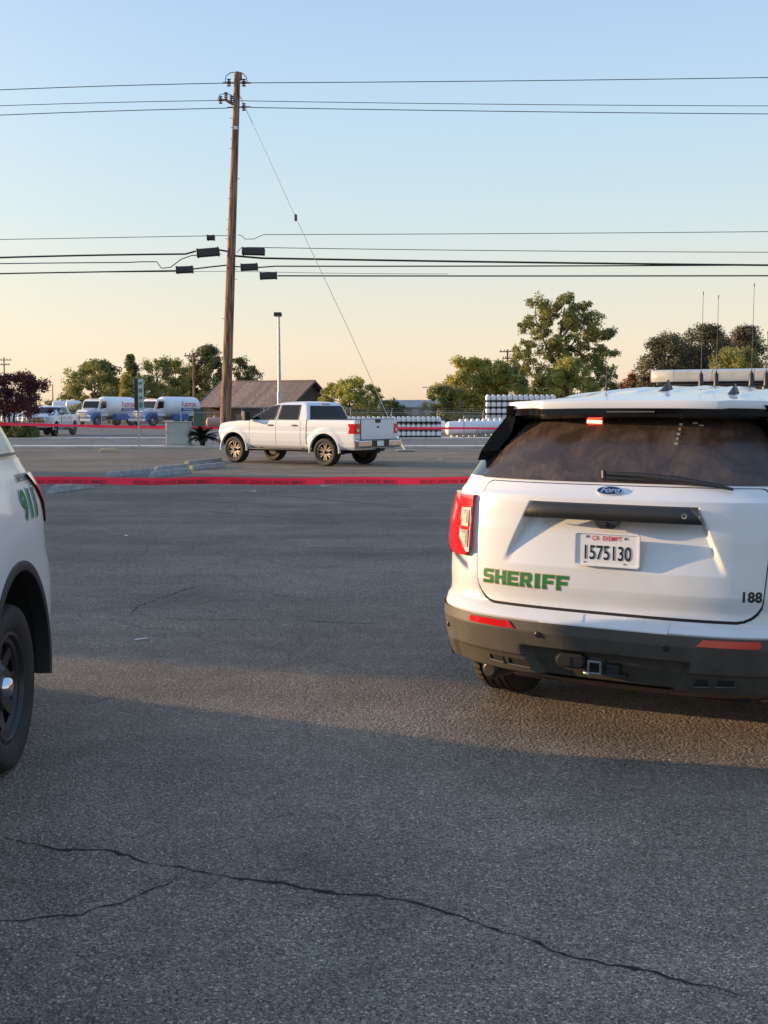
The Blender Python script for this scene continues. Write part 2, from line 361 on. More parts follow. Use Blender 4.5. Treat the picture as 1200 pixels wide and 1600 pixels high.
asphalt_mat('street_asphalt', 0.17, 0.24, 60.0, 0.004, (1.05, 1.0, 0.94))
asphalt_mat('yard_gravel', 0.16, 0.26, 40.0, 0.01, (1.05, 0.98, 0.88))
asphalt_mat('field_soil', 0.12, 0.18, 8.0, 0.01, (1.1, 0.95, 0.75))
new_mat('crack', (0.010, 0.010, 0.010), 0.95)
new_mat('faded_line', (0.11, 0.10, 0.085), 0.9, var=0.5, vscale=7)
new_mat('wheel_stop', (0.27, 0.27, 0.27), 0.9, var=0.3, vscale=9)
new_mat('stop_end', (0.45, 0.36, 0.20), 0.9, var=0.3, vscale=9)

# ---------------------------------------------------------------- object helpers
COL = S.collection
def tag(o, label=None, cat=None, group=None, kind=None):
    if label: o['label'] = label
    if cat: o['category'] = cat
    if group: o['group'] = group
    if kind: o['kind'] = kind
    return o
def empty(name, loc=(0, 0, 0), rz=0.0, label=None, cat=None, group=None):
    o = bpy.data.objects.new(name, None); COL.objects.link(o)
    o.location = loc; o.rotation_euler = (0, 0, rz); o.empty_display_size = 0.2
    return tag(o, label, cat, group)
def copy_tree(o, parent=None):
    c = o.copy(); COL.objects.link(c); c.parent = parent
    for ch in list(o.children): copy_tree(ch, c)
    return c
def link_mesh(name, me, parent=None):
    o = bpy.data.objects.new(name, me); COL.objects.link(o)
    if parent is not None: o.parent = parent
    return o

class MB:
    def __init__(s): s.v = []; s.f = []; s.m = []
    def add(s, vs, fs, mat=0, M=None):
        b = len(s.v)
        for v in vs:
            s.v.append(tuple(M @ Vector(v)) if M is not None else tuple(v))
        for f in fs:
            s.f.append(tuple(b + i for i in f)); s.m.append(mat)
        return s
    def box(s, c, d, mat=0, rot=None, taper=1.0):
        x, y, z = d[0] / 2, d[1] / 2, d[2] / 2
        vs = [(-x, -y, -z), (x, -y, -z), (x, y, -z), (-x, y, -z), (-x * taper, -y * taper, z), (x * taper, -y * taper, z), (x * taper, y * taper, z), (-x * taper, y * taper, z)]
        M = Matrix.Translation(Vector(c)) @ (rot.to_4x4() if rot is not None else Matrix.Identity(4))
        return s.add(vs, [(0, 3, 2, 1), (4, 5, 6, 7), (0, 1, 5, 4), (1, 2, 6, 5), (2, 3, 7, 6), (3, 0, 4, 7)], mat, M)
    def tube(s, pts, r, n=8, mat=0, caps=True):
        pts = [Vector(p) for p in pts]; rs = r if isinstance(r, (list, tuple)) else [r] * len(pts)
        vs = []; fs = []
        up = None
        for i, p in enumerate(pts):
            t = (pts[min(i + 1, len(pts) - 1)] - pts[max(i - 1, 0)]).normalized()
            if up is None:
                a = Vector((0, 0, 1)) if abs(t.z) < 0.9 else Vector((1, 0, 0))
            else: a = up
            e1 = t.cross(a).normalized(); e2 = e1.cross(t).normalized(); up = e2
            for k in range(n):
                q = 2 * math.pi * k / n
                vs.append(p + (e1 * math.cos(q) + e2 * math.sin(q)) * rs[i])
        for i in range(len(pts) - 1):
            for k in range(n):
                fs.append((i * n + k, i * n + (k + 1) % n, (i + 1) * n + (k + 1) % n, (i + 1) * n + k))
        if caps:
            fs.append(tuple(range(n - 1, -1, -1))); fs.append(tuple((len(pts) - 1) * n + k for k in range(n)))
        return s.add(vs, fs, mat)
    def lathe(s, prof, axis='z', n=24, mat=0, M=None, mats=None, closed=False):
        """prof: list of (r, h) along the axis"""
        vs = []; fs = []
        for (r, h) in prof:
            for k in range(n):
                q = 2 * math.pi * k / n
                a, b = r * math.cos(q), r * math.sin(q)
                vs.append((a, b, h) if axis == 'z' else ((h, a, b) if axis == 'x' else (a, h, b)))
        base = len(s.v)
        np_ = len(prof)
        rng = range(np_) if closed else range(np_ - 1)
        s.add(vs, [], mat, M)
        for i in rng:
            j = (i + 1) % np_
            for k in range(n):
                s.f.append((base + i * n + k, base + i * n + (k + 1) % n, base + j * n + (k + 1) % n, base + j * n + k))
                s.m.append(mats[i] if mats else mat)
        return s
    def prism(s, poly, a, b, axis='x', mat=0, M=None):
        """poly: 2D outline extruded along the axis from a to b"""
        def P(u, v, h):
            return (h, u, v) if axis == 'x' else ((u, h, v) if axis == 'y' else (u, v, h))
        n = len(poly)
        vs = [P(u, v, a) for u, v in poly] + [P(u, v, b) for u, v in poly]
        fs = [tuple(range(n)), tuple(range(2 * n - 1, n - 1, -1))] + [(i, n + i, n + (i + 1) % n, (i + 1) % n) for i in range(n)]
        return s.add(vs, fs, mat, M)
    def grid(s, P, close=False, mat=0):
        """P: rows of points"""
        nr, nc = len(P), len(P[0])
        vs = [p for row in P for p in row]; fs = []
        for i in range(nr - 1):
            for j in range(nc - 1):
                fs.append((i * nc + j, i * nc + j + 1, (i + 1) * nc + j + 1, (i + 1) * nc + j))
        return s.add(vs, fs, mat)
    def mesh(s, name, mats, smooth=35):
        me = bpy.data.meshes.new(name)
        me.from_pydata([tuple(v) for v in s.v], [], s.f)
        for m in (mats if isinstance(mats, (list, tuple)) else [mats]): me.materials.append(MAT[m])
        me.polygons.foreach_set('material_index', s.m)
        bm = bmesh.new(); bm.from_mesh(me)
        bmesh.ops.recalc_face_normals(bm, faces=bm.faces)
        bm.to_mesh(me); bm.free()
        if smooth:
            me.polygons.foreach_set('use_smooth', [True] * len(me.polygons))
            me.set_sharp_from_angle(angle=R(smooth))
        me.update()
        return me
    def build(s, name, mats, parent=None, smooth=35, bevel=0):
        o = link_mesh(name, s.mesh(name, mats, smooth), parent)
        if bevel:
            b = o.modifiers.new('bevel', 'BEVEL'); b.width = bevel; b.segments = 2; b.limit_method = 'ANGLE'; b.angle_limit = R(40)
        return o

def bake(o):
    """apply modifiers without operators"""
    dg = bpy.context.evaluated_depsgraph_get(); dg.update()
    me = bpy.data.meshes.new_from_object(o.evaluated_get(dg), depsgraph=dg)
    o.modifiers.clear(); o.data = me
    me.polygons.foreach_set('use_smooth', [True] * len(me.polygons))
    me.set_sharp_from_angle(angle=R(32))
    return o
def boolean_cut(o, cutter_mb, mats):
    cut = cutter_mb.build('cut', mats, o.parent, smooth=0)
    m = o.modifiers.new('cut', 'BOOLEAN'); m.operation = 'DIFFERENCE'; m.object = cut; m.solver = 'EXACT'
    try: m.material_mode = 'TRANSFER'
    except Exception: pass
    bpy.context.view_layer.update()
    n0 = len(o.data.polygons); src = o.data
    bake(o)
    if len(o.data.polygons) == n0:
        o.data = src
        m = o.modifiers.new('cut', 'BOOLEAN'); m.operation = 'DIFFERENCE'; m.object = cut; m.solver = 'FAST'
        bpy.context.view_layer.update(); bake(o)
    bpy.data.objects.remove(cut, do_unlink=True)

# ---------------------------------------------------------------- lettering
BIT = {'S': '11111 10000 11111 00001 11111', 'H': '10001 10001 11111 10001 10001', 'E': '11111 10000 11110 10000 11111',
       'R': '11111 10001 11111 10010 10001', 'I': '01110 01110 01110 01110 01110', 'F': '11111 10000 11110 10000 10000',
       '1': '01110 00110 00110 00110 00110', '8': '11111 10001 11111 10001 11111', '9': '11111 10001 11111 00001 11111'}
CW = (0, .30, .43, .57, .70, 1); RH = (0, .22, .39, .61, .78, 1)
def block_rects(ch, grow=0.0):
    rows = BIT[ch].split(); out = []
    for r in range(5):
        c = 0
        while c < 5:
            if rows[r][c] == '1':
                c2 = c
                while c2 + 1 < 5 and rows[r][c2 + 1] == '1': c2 += 1
                out.append((CW[c], CW[c2 + 1], 1 - RH[r + 1], 1 - RH[r])); c = c2 + 1
            else: c += 1
    return out
POLY = {'S': [[(0, 0), (.86, 0), (1, .12), (1, .50), (.86, .61), (.32, .61), (.32, .78), (.98, .78), (.98, 1), (.14, 1), (0, .88), (0, .50), (.14, .39), (.68, .39), (.68, .22), (0, .22)]],
        'H': [[(0, 0), (.31, 0), (.31, .39), (.69, .39), (.69, 0), (1, 0), (1, 1), (.69, 1), (.69, .61), (.31, .61), (.31, 1), (0, 1)]],
        'E': [[(0, 0), (.98, 0), (.98, .22), (.31, .22), (.31, .39), (.88, .39), (.88, .61), (.31, .61), (.31, .78), (.98, .78), (.98, 1), (0, 1)]],
        'R': [[(0, 0), (.31, 0), (.31, .33), (.47, .33), (.68, 0), (1.02, 0), (.80, .36), (.92, .42), (1, .54), (1, .86), (.86, 1), (0, 1)], [(.31, .54), (.68, .54), (.70, .58), (.70, .76), (.68, .79), (.31, .79)]],
        'I': [[(.12, 0), (.50, 0), (.50, 1), (.12, 1)]],
        'F': [[(0, 0), (.31, 0), (.31, .37), (.86, .37), (.86, .59), (.31, .59), (.31, .78), (.98, .78), (.98, 1), (0, 1)]]}
def poly_text(mb, txt, x0, z0, h, adv, wl, P, mat=0, grow=0.0, off=0.0, cut=.012):
    cu = bpy.data.curves.new('t', 'CURVE'); cu.dimensions = '2D'; cu.fill_mode = 'BOTH'
    x = x0
    for ch in txt:
        for loop in POLY[ch]:
            # grow outer loops outwards, holes inwards
            sp = cu.splines.new('POLY'); sp.points.add(len(loop) - 1); sp.use_cyclic_u = True
            pts = [(x + a * wl, z0 + b * h) for a, b in loop]
            n = len(pts); area = sum(pts[i][0] * pts[(i + 1) % n][1] - pts[(i + 1) % n][0] * pts[i][1] for i in range(n))
            hole = loop is not POLY[ch][0]
            sg = (1 if area > 0 else -1) * (-1 if hole else 1)
            for i in range(n):
                p, c, q = Vector(pts[i - 1]), Vector(pts[i]), Vector(pts[(i + 1) % n])
                d1, d2 = (c - p).normalized(), (q - c).normalized()
                n1, n2 = Vector((d1.y, -d1.x)), Vector((d2.y, -d2.x))
                b = (n1 + n2); b = b / max(b.length_squared / 2, .4)
                o = c + b * grow * sg
                sp.points[i].co = (o.x, o.y, 0, 1)
        x += (adv if ch != 'I' else adv - wl * .40)
    o = bpy.data.objects.new('t', cu); COL.objects.link(o)
    bpy.context.view_layer.update(); dg = bpy.context.evaluated_depsgraph_get()
    me = bpy.data.meshes.new_from_object(o.evaluated_get(dg), depsgraph=dg)
    bm = bmesh.new(); bm.from_mesh(me)
    for ax in (0, 1):
        v_ = [v.co[ax] for v in bm.verts]; c = min(v_) + cut
        while c < max(v_):
            no = (1, 0, 0) if ax == 0 else (0, 1, 0)
            bmesh.ops.bisect_plane(bm, geom=bm.verts[:] + bm.edges[:] + bm.faces[:], plane_co=(c * no[0], c * no[1], 0), plane_no=no); c += cut
    bm.to_mesh(me); bm.free()
    mb.add([P(v.co.x, v.co.y, off) for v in me.vertices], [tuple(p.vertices) for p in me.polygons], mat)
    bpy.data.objects.remove(o, do_unlink=True); bpy.data.curves.remove(cu); bpy.data.meshes.remove(me)
def block_text(mb, txt, x0, z0, h, adv, wl, P, mat=0, grow=0.0, off=0.0):
    """P(x, z, off) -> 3D point; letters of width wl, advance adv"""
    x = x0; q = 0
    for ch in txt:
        w = wl * (0.60 if ch in '1I' else 1.0)
        for (a, b, c, d) in block_rects(ch):
            if ch in '1I': a, b = .12 + (a - .30) / .40 * 0.66, .12 + (b - .30) / .40 * 0.66
            a, b = max(a, 0), min(b, 1)
            o = off + q * 0.00002; q += 1
            X0, X1, Z0, Z1 = x + a * w - grow, x + b * w + grow, z0 + c * h - grow, z0 + d * h + grow
            nz = max(1, int(math.ceil((Z1 - Z0) / .008))); nx = max(1, int(math.ceil((X1 - X0) / .02)))
            mb.grid([[P(X0 + (X1 - X0) * i / nx, Z0 + (Z1 - Z0) * k / nz, o) for i in range(nx + 1)] for k in range(nz + 1)], mat=mat)
        x += w + (adv - wl)
    return x
def font_text(mb, txt, size, P, mat=0, bold=0.0, sx=1.0, center=True, shear=0.0, off=0.0, cut=0.0, space=1.0):
    cu = bpy.data.curves.new('t', 'FONT'); cu.body = txt; cu.size = size; cu.offset = bold; cu.shear = shear; cu.space_character = space
    cu.resolution_u = 3
    if center: cu.align_x = 'CENTER'; cu.align_y = 'CENTER'
    o = bpy.data.objects.new('t', cu); COL.objects.link(o)
    bpy.context.view_layer.update()
    dg = bpy.context.evaluated_depsgraph_get()
    me = bpy.data.meshes.new_from_object(o.evaluated_get(dg), depsgraph=dg)
    if cut:
        bm = bmesh.new(); bm.from_mesh(me)
        ys = [v.co.y for v in bm.verts]; xs = [v.co.x for v in bm.verts]
        for lo, hi, ax in ((min(ys), max(ys), 1), (min(xs), max(xs), 0)):
            c = lo + cut
            while c < hi:
                no = (0, 1, 0) if ax else (1, 0, 0)
                bmesh.ops.bisect_plane(bm, geom=bm.verts[:] + bm.edges[:] + bm.faces[:], plane_co=(c * no[0], c * no[1], 0), plane_no=no)
                c += cut
        bm.to_mesh(me); bm.free()
    mb.add([P(v.co.x * sx, v.co.y, off) for v in me.vertices], [tuple(p.vertices) for p in me.polygons], mat)
    bpy.data.objects.remove(o, do_unlink=True); bpy.data.curves.remove(cu); bpy.data.meshes.remove(me)

# ---------------------------------------------------------------- lofted bodywork
class Loft:
    """stack of horizontal outlines; key = (z, rear_y, rear_corner, rear_n, half_width, front_y, front_corner, front_n)"""
    def __init__(s, keys): s.k = np.array(keys, float)
    def par(s, z):
        k = s.k; zz = k[:, 0]
        z = min(max(z, zz[0]), zz[-1])
        return [float(np.interp(z, zz, k[:, i])) for i in range(1, 8)]
    def rear(s, x, z):
        yr, cr, nr, w, yf, cf, nf = s.par(z)
        t = min(abs(x) / w, 0.999)
        return yr + cr * (1 - (1 - t ** nr) ** (1 / nr))
    def side(s, y, z):
        yr, cr, nr, w, yf, cf, nf = s.par(z)
        if y < yr + cr:
            t = min(max(1 - (y - yr) / cr, 0), 1); return w * (1 - t ** nr) ** (1 / nr)
        if y > yf - cf:
            t = min(max((y - yf + cf) / cf, 0), 1); return w * (1 - t ** nf) ** (1 / nf)
        return w
    def outline(s, z, n1=14, n2=16, n3=12):
        yr, cr, nr, w, yf, cf, nf = s.par(z)
        pts = []
        for i in range(n1 + 1):
            q = math.pi / 2 * i / n1
            pts.append((w * math.sin(q) ** (2 / nr) if i else 0.0, yr + cr * (1 - max(math.cos(q), 0) ** (2 / nr))))
        for i in range(1, n2):
            t = i / n2; pts.append((w, (yr + cr) * (1 - t) + (yf - cf) * t))
        for i in range(n3 + 1):
            q = math.pi / 2 * i / n3
            pts.append((w * max(math.cos(q), 0) ** (2 / nf), yf - cf + cf * max(math.sin(q), 0) ** (2 / nf)))
        return pts
    def solid(s, zs, disp=None, matf=None, **kw):
        mb = MB(); rows = []
        for z in zs:
            o = s.outline(z, **kw)
            ring = [(x, y, z) for x, y in o] + [(-x, y, z) for x, y in o[-2:0:-1]]
            if disp: ring = [disp(*p) for p in ring]
            rows.append(ring)
        n = len(rows[0]); vs = [p for r in rows for p in r]; 
        mb.add(vs, [])
        for i in range(len(rows) - 1):
            for j in range(n):
                mb.f.append((i * n + j, i * n + (j + 1) % n, (i + 1) * n + (j + 1) % n, (i + 1) * n + j))
                zc = (rows[i][j][2] + rows[i + 1][j][2]) / 2
                mb.m.append(matf(rows[i][j][0], rows[i][j][1], zc) if matf else 0)
        mb.f.append(tuple(range(n - 1, -1, -1))); mb.m.append(0)
        mb.f.append(tuple((len(rows) - 1) * n + j for j in range(n))); mb.m.append(0)
        return mb
    def wrap(s, mb, z0, z1, y_end, off, side=0, nz=10, n=26, mat=0, x_from=0.0, disp=None, z_of=None, skirt=0.02):
        """panel following the outline from x_from at the rear round to y_end on the side; side 0 = both"""
        for sg in ((1, -1) if side == 0 else (side,)):
            P = []
            for i in range(nz + 1):
                t = i / nz
                z = z0 + (z1 - z0) * t
                o = s.outline(z, 60, 40, 30)
                a = [p for p in o if p[0] >= x_from - 1e-6 or p[1] > 1.0]
                a = [p for p in a if p[1] <= y_end]
                if not a: a = [o[0]]
                if x_from > 0: a = [(x_from, s.rear(x_from, z))] + a
                a.append((s.side(y_end, z), y_end))
                A = np.array(a); d = np.r_[0, np.cumsum(np.hypot(*np.diff(A, axis=0).T))]
                q = np.linspace(0, d[-1], n + 1)
                X = np.interp(q, d, A[:, 0]); Y = np.interp(q, d, A[:, 1])
                row = []
                for j in range(n + 1):
                    j0, j1 = max(j - 1, 0), min(j + 1, n)
                    tx, ty = X[j1] - X[j0], Y[j1] - Y[j0]; L = math.hypot(tx, ty) or 1
                    nx, ny = ty / L, -tx / L
                    if X[j] < 1e-6: nx, ny = 0.0, -1.0
                    dd = off - (disp(X[j] * sg, z) if disp else 0)
                    row.append(((X[j] + nx * dd) * sg, Y[j] + ny * dd, z))
                P.append(row)
            mb.grid(P, mat=mat)
    def rear_patch(s, mb, rows, off, nx=40, mat=0, disp=None, skirt=0.012):
        """rows: list of (z, x0, x1); panel lying on the rear face, edges rolled inwards"""
        P = []
        for (z, x0, x1) in rows:
            P.append([(x0 + (x1 - x0) * j / nx, s.rear(x0 + (x1 - x0) * j / nx, z) - off + (disp(x0 + (x1 - x0) * j / nx, z) if disp else 0), z) for j in range(nx + 1)])
        if skirt:
            def sh(row, dz): return [(x, y + skirt, z + dz) for x, y, z in row]
            P = [sh(P[0], -0.002)] + P + [sh(P[-1], 0.002)]
            P = [[(r[0][0] - 0.002, r[0][1] + skirt, r[0][2])] + r + [(r[-1][0] + 0.002, r[-1][1] + skirt, r[-1][2])] for r in P]
        mb.grid(P, mat=mat)
    def side_patch(s, mb, rows, sg, off, ny=16, mat=0, skirt=0.0):
        """rows: list of (z, y0, y1) on the flank of sign sg"""
        P = []
        for (z, y0, y1) in rows:
            P.append([((s.side(y0 + (y1 - y0) * j / ny, z) + off) * sg, y0 + (y1 - y0) * j / ny, z) for j in range(ny + 1)])
        mb.grid(P, mat=mat)

def sstep(a, b, x):
    t = min(max((x - a) / (b - a), 0), 1); return t * t * (3 - 2 * t)
def rounded_rows(z0, z1, fx0, fx1, r, n=16, rb=None):
    """rows for a patch with rounded corners"""
    rb = r if rb is None else rb
    out = []
    zs = [z0 + (1 - math.cos(math.pi / 2 * i / 5)) * rb for i in range(5)] + list(np.linspace(z0 + rb, z1 - r, n)) + [z1 - r + math.sin(math.pi / 2 * i / 5) * r for i in range(1, 6)]
    for z in zs:
        ins = 0
        if z < z0 + rb: ins = rb - math.sqrt(max(rb * rb - (z0 + rb - z) ** 2, 0))
        if z > z1 - r: ins = r - math.sqrt(max(r * r - (z - z1 + r) ** 2, 0))
        out.append((z, fx0(z) + ins, fx1(z) - ins))
    return out

# ---------------------------------------------------------------- wheels
_wheel_cache = {}
def wheel(parent, c, side, Rr, wd, style):
    """wheel (rim) > tyre, hub_cap. axis along x; side -1 = left"""
    key = (style, Rr, wd)
    if key not in _wheel_cache:
        h = wd / 2; rr = Rr * (0.66 if style != 'truck' else 0.56)
        t = MB(); n = 144
        prof = [(rr - .01, h * .72), (rr + .02, h * .93), ((rr + Rr) / 2, h * 1.04), (Rr * .93, h * 1.0), (Rr * .965, h * .96), (Rr * .985, h * .86), (Rr, h * .70)]
        for g in (0.52, 0.2):
            prof += [(Rr, h * (g + .07)), (Rr - .012, h * (g + .05)), (Rr - .012, h * (g - .05)), (Rr, h * (g - .07))]
        prof = prof + [(r, -x) for r, x in reversed(prof)]
        t.lathe(prof, 'x', n)
        # tread lugs: radius drops in short notches over the shoulder
        V = t.v
        for i, (r, x) in enumerate(prof):
            if r > Rr * .95 and abs(x) > h * .6:
                for k in range(n):
                    if k % 3 == 0:
                        vx, vy, vz = V[i * n + k]; f = (r - .011) / r; V[i * n + k] = (vx * .985, vy * f, vz * f)
        tyre = t.mesh('tyre', 'rubber', 28)
        m = MB()
        # barrel
        m.lathe([(rr, h * .78), (rr + .004, h * .84), (rr - .012, h * .86), (rr - .025, h * .70), (rr - .035, h * .2), (rr - .05, -h * .6), (0.05, -h * .62)], 'x', 40, 1 if style == 'alloy' else 0)
        fx = h * .62
        if style == 'steel':
            m.lathe([(0.001, fx + .01), (.085, fx + .012), (.105, fx - .012), (.125, fx - .02)], 'x', 40)
            for k in range(8):
                q = 2 * math.pi * k / 8
                M = Matrix.Rotation(q, 4, 'X')
                w1, w2 = .036, .030
                m.add([(fx - .02, -w1, .11), (fx - .02, w1, .11), (fx - .002, w2, rr * .80), (fx - .002, -w2, rr * .80), (fx + .012, w2 * 1.6, rr - .02), (fx + .012, -w2 * 1.6, rr - .02),
                       (fx - .05, -w1, .11), (fx - .05, w1, .11), (fx - .04, w2, rr * .8), (fx - .04, -w2, rr * .8)],
                      [(0, 1, 2, 3), (3, 2, 4, 5), (0, 3, 9, 6), (1, 7, 8, 2)], 0, M)
            m.lathe([(rr - .055, fx - .01), (rr - .045, fx + .008), (rr - .02, fx + .012), (rr - .02, fx - .03)], 'x', 40)
            rm, hub = 'steel_black', 'chrome'
        elif style == 'alloy':
            m.lathe([(0.001, fx), (.075, fx), (.085, fx - .03)], 'x', 30)
            for k in range(6):
                for dq in (-0.19, 0.19):
                    q = 2 * math.pi * k / 6 + dq
                    M = Matrix.Rotation(q, 4, 'X')
                    m.add([(fx, -.024, .06), (fx, .024, .06), (fx + .014, .019, rr - .012), (fx + .014, -.019, rr - .012),
                           (fx - .05, -.024, .06), (fx - .05, .024, .06), (fx - .03, .019, rr - .012), (fx - .03, -.019, rr - .012)],
                          [(0, 1, 2, 3), (0, 3, 7, 4), (1, 5, 6, 2)], 0, M)
            m.lathe([(rr - .03, fx - .02), (rr - .025, fx + .014), (rr - .004, fx + .016), (rr - .004, fx - .03)], 'x', 40)
            rm, hub = 'alloy', 'black_trim'
        else:
            m.lathe([(0.001, fx + .03), (.10, fx + .03), (.11, fx - .02), (rr - .05, fx - .06), (rr - .02, fx)], 'x', 30)
            rm, hub = 'steel', 'steel'
        rim = m.mesh('wheel', [rm, 'steel_black'], 30)
        hc = MB(); hc.lathe([(0.001, fx + .045), (.030, fx + .043), (.045, fx + .030), (.052, fx + .005)], 'x', 24)
        # dark disc brake behind the spokes
        bk = MB(); bk.lathe([(.04, fx - .075), (rr - .06, fx - .075), (rr - .06, fx - .09)], 'x', 30)
        _wheel_cache[key] = (rim, tyre, hc.mesh('hub_cap', hub, 40), bk.mesh('brake_disc', 'steel_black', 40))
    rim, tyre, hc, bk = _wheel_cache[key]
    w = link_mesh('wheel', rim, parent)
    w.location = c
    if side < 0: w.rotation_euler = (0, 0, math.pi)
    for nm, me in (('tyre', tyre), ('hub_cap', hc), ('brake_disc', bk)):
        link_mesh(nm, me, w)
    return w

def wheel_cut(axles, Rr, zc, x_in, x_out):
    mb = MB()
    for y in axles:
        for sg in (1, -1):
            a, b = sorted((x_in * sg, x_out * sg))
            n = 40
            poly = [(y + Rr * math.cos(2 * math.pi * k / n), zc + Rr * math.sin(2 * math.pi * k / n)) for k in range(n)]
            mb.prism(poly, a, b, 'x', 0)
    return mb
def arch_lip(mb, y, zc, r0, r1, x0, x1, sg, a0=-10, a1=190, n=30, mat=0):
    """flat ring segment with depth round a wheel opening"""
    P = []
    for i in range(n + 1):
        q = R(a0 + (a1 - a0) * i / n); c, s_ = math.cos(q), math.sin(q)
        P.append([(sg * x0, y + r0 * c, zc + r0 * s_), (sg * x1, y + (r0 + .004) * c, zc + (r0 + .004) * s_), (sg * (x1 + .004), y + (r0 + r1) / 2 * c, zc + (r0 + r1) / 2 * s_), (sg * x1, y + (r1 - .006) * c, zc + (r1 - .006) * s_), (sg * x0, y + r1 * c, zc + r1 * s_)])
    mb.grid(P, mat=mat)
# ================================================================ ground
def sheet(name, pts, z, mat, kind='structure', parent=None):
    m = MB(); m.add([(x, y, z) for x, y in pts], [tuple(range(len(pts)))])
    o = m.build(name, [mat], parent, smooth=0)
    if parent is None: o['kind'] = kind
    return o
ground = sheet('ground', [(-2500, -300), (2500, -300), (2500, 3500), (-2500, 3500)], -0.012, 'field_soil')
sheet('yard', [(-140, 60), (120, 60), (120, 230), (-140, 230)], -0.004, 'yard_gravel')
street = sheet('street', [(-300, 46.6), (300, 46.6), (300, 59.6), (-300, 59.6)], -0.004, 'street_asphalt')
lot = sheet('parking_lot', [(-60, -30), (60, -30), (60, 45.2), (-60, 45.2)], 0.0, 'lot_asphalt')
# street kerb and narrow pavement
m = MB(); m.box((-5, 45.9, .05), (110, 1.35, .12)); pv = m.build('pavement', ['concrete_pale'], None, smooth=0, bevel=.015); pv['kind'] = 'structure'
m = MB(); m.box((-5, 59.9, .02), (300, .35, .10)); kb = m.build('far_kerb', ['concrete_pale'], None, smooth=0, bevel=.015); kb['kind'] = 'structure'
m = MB(); m.add([(-150, 60.1, .006), (150, 60.1, .006), (150, 64.5, .006), (-150, 64.5, .006)], [(0, 1, 2, 3)]); kb = m.build('far_apron', ['concrete_pale'], None, smooth=0); kb['kind'] = 'structure'

def crack(px, wid, seed, sub=9, jit=.028):
    rnd = random.Random(seed)
    P = [gnd(*p) for p in px]; pts = []
    for a, b in zip(P, P[1:]):
        L_ = (b - a).length; n = max(2, int(L_ / .030))
        for i in range(n): pts.append(a.lerp(b, i / n))
    pts.append(P[-1])
    off = 0; Q = []
    for p in pts:
        off = off * .82 + rnd.uniform(-jit, jit) * .5
        Q.append(Vector((p.x + rnd.uniform(-.004, .004), p.y + off, .003)))
    m = MB(); vs = []; fs = []
    for i, q in enumerate(Q):
        t = (Q[min(i + 1, len(Q) - 1)] - Q[max(i - 1, 0)]).normalized(); nrm = Vector((-t.y, t.x, 0))
        w = wid * rnd.choice((.5, .65, .8, 1.0, 1.2, 1.8)) * (.95 + .3 * math.sin(i * .2 + seed)) * min(1, 4 * (i + 1) / len(Q), 4 * (len(Q) - i) / len(Q) + .15)
        vs += [q + nrm * w * rnd.uniform(.3, .7), q - nrm * w * rnd.uniform(.3, .7)]
    for i in range(len(Q) - 1): fs.append((2 * i, 2 * i + 1, 2 * i + 3, 2 * i + 2))
    m.add(vs, fs); return m.build('crack', ['crack'], lot, smooth=0)
crack([(-160, 1290), (0, 1312), (90, 1330), (165, 1335), (230, 1350), (290, 1362), (375, 1372), (440, 1383), (500, 1396), (560, 1399), (640, 1408), (700, 1425), (760, 1448), (830, 1472), (880, 1495), (950, 1510), (1010, 1518), (1080, 1540), (1150, 1557), (1230, 1568)], .0095, 3)
crack([(290, 1362), (262, 1383), (215, 1403), (130, 1428), (60, 1434), (0, 1442), (-80, 1455)], .006, 5)
crack([(200, 965), (215, 948), (250, 935), (300, 918), (345, 912)], .009, 6)
crack([(205, 950), (235, 965), (300, 968), (400, 968), (520, 973), (700, 978)], .009, 8)
crack([(40, 930), (100, 931), (200, 932)], .008, 9)
crack([(80, 800), (180, 806), (330, 800), (470, 812), (640, 806)], .02, 12)
crack([(400, 850), (520, 858), (650, 852)], .012, 14)
for (a, b, w) in (((150, 775), (420, 788), .07), ((380, 769), (640, 793), .07), ((60, 722), (345, 717), .10), ((640, 712), (760, 712), .09)):
    A, B = gnd(*a), gnd(*b); t = (B - A).normalized(); n = Vector((-t.y, t.x, 0)) * w
    m = MB(); m.add([A + n + Vector((0, 0, .003)), A - n + Vector((0, 0, .003)), B - n + Vector((0, 0, .003)), B + n + Vector((0, 0, .003))], [(0, 1, 2, 3)]); m.build('painted_line', ['faded_line'], lot, smooth=0)
# long road seams and markings on the street
for y, w, mt in ((48.6, .06, 'crack'), (50.9, .10, 'faded_line'), (53.0, .12, 'faded_line'), (53.4, .10, 'faded_line'), (57.2, .08, 'crack')):
    m = MB(); m.add([(-80, y - w, .000), (80, y - w + .6, .000), (80, y + w + .6, .000), (-80, y + w, .000)], [(0, 1, 2, 3)]); m.build('road_line' if mt != 'crack' else 'road_seam', [mt], street, smooth=0)
# scattered litter
rnd = random.Random(4)
for i, (px, py) in enumerate([(222, 1000), (190, 838), (330, 840), (245, 710), (280, 712), (395, 768), (135, 705), (690, 718), (230, 722), (505, 760)]):
    p = gnd(px, py); m = MB(); s_ = .012 * p.y ** .5 + .01
    m.add([(p.x + rnd.uniform(-s_, s_) * 1.8, p.y + rnd.uniform(-s_, s_), .004 + rnd.random() * .012) for _ in range(5)], [(0, 1, 2), (0, 2, 3), (0, 3, 4)])
    m.build('litter', ['plate_white'], lot, smooth=0)
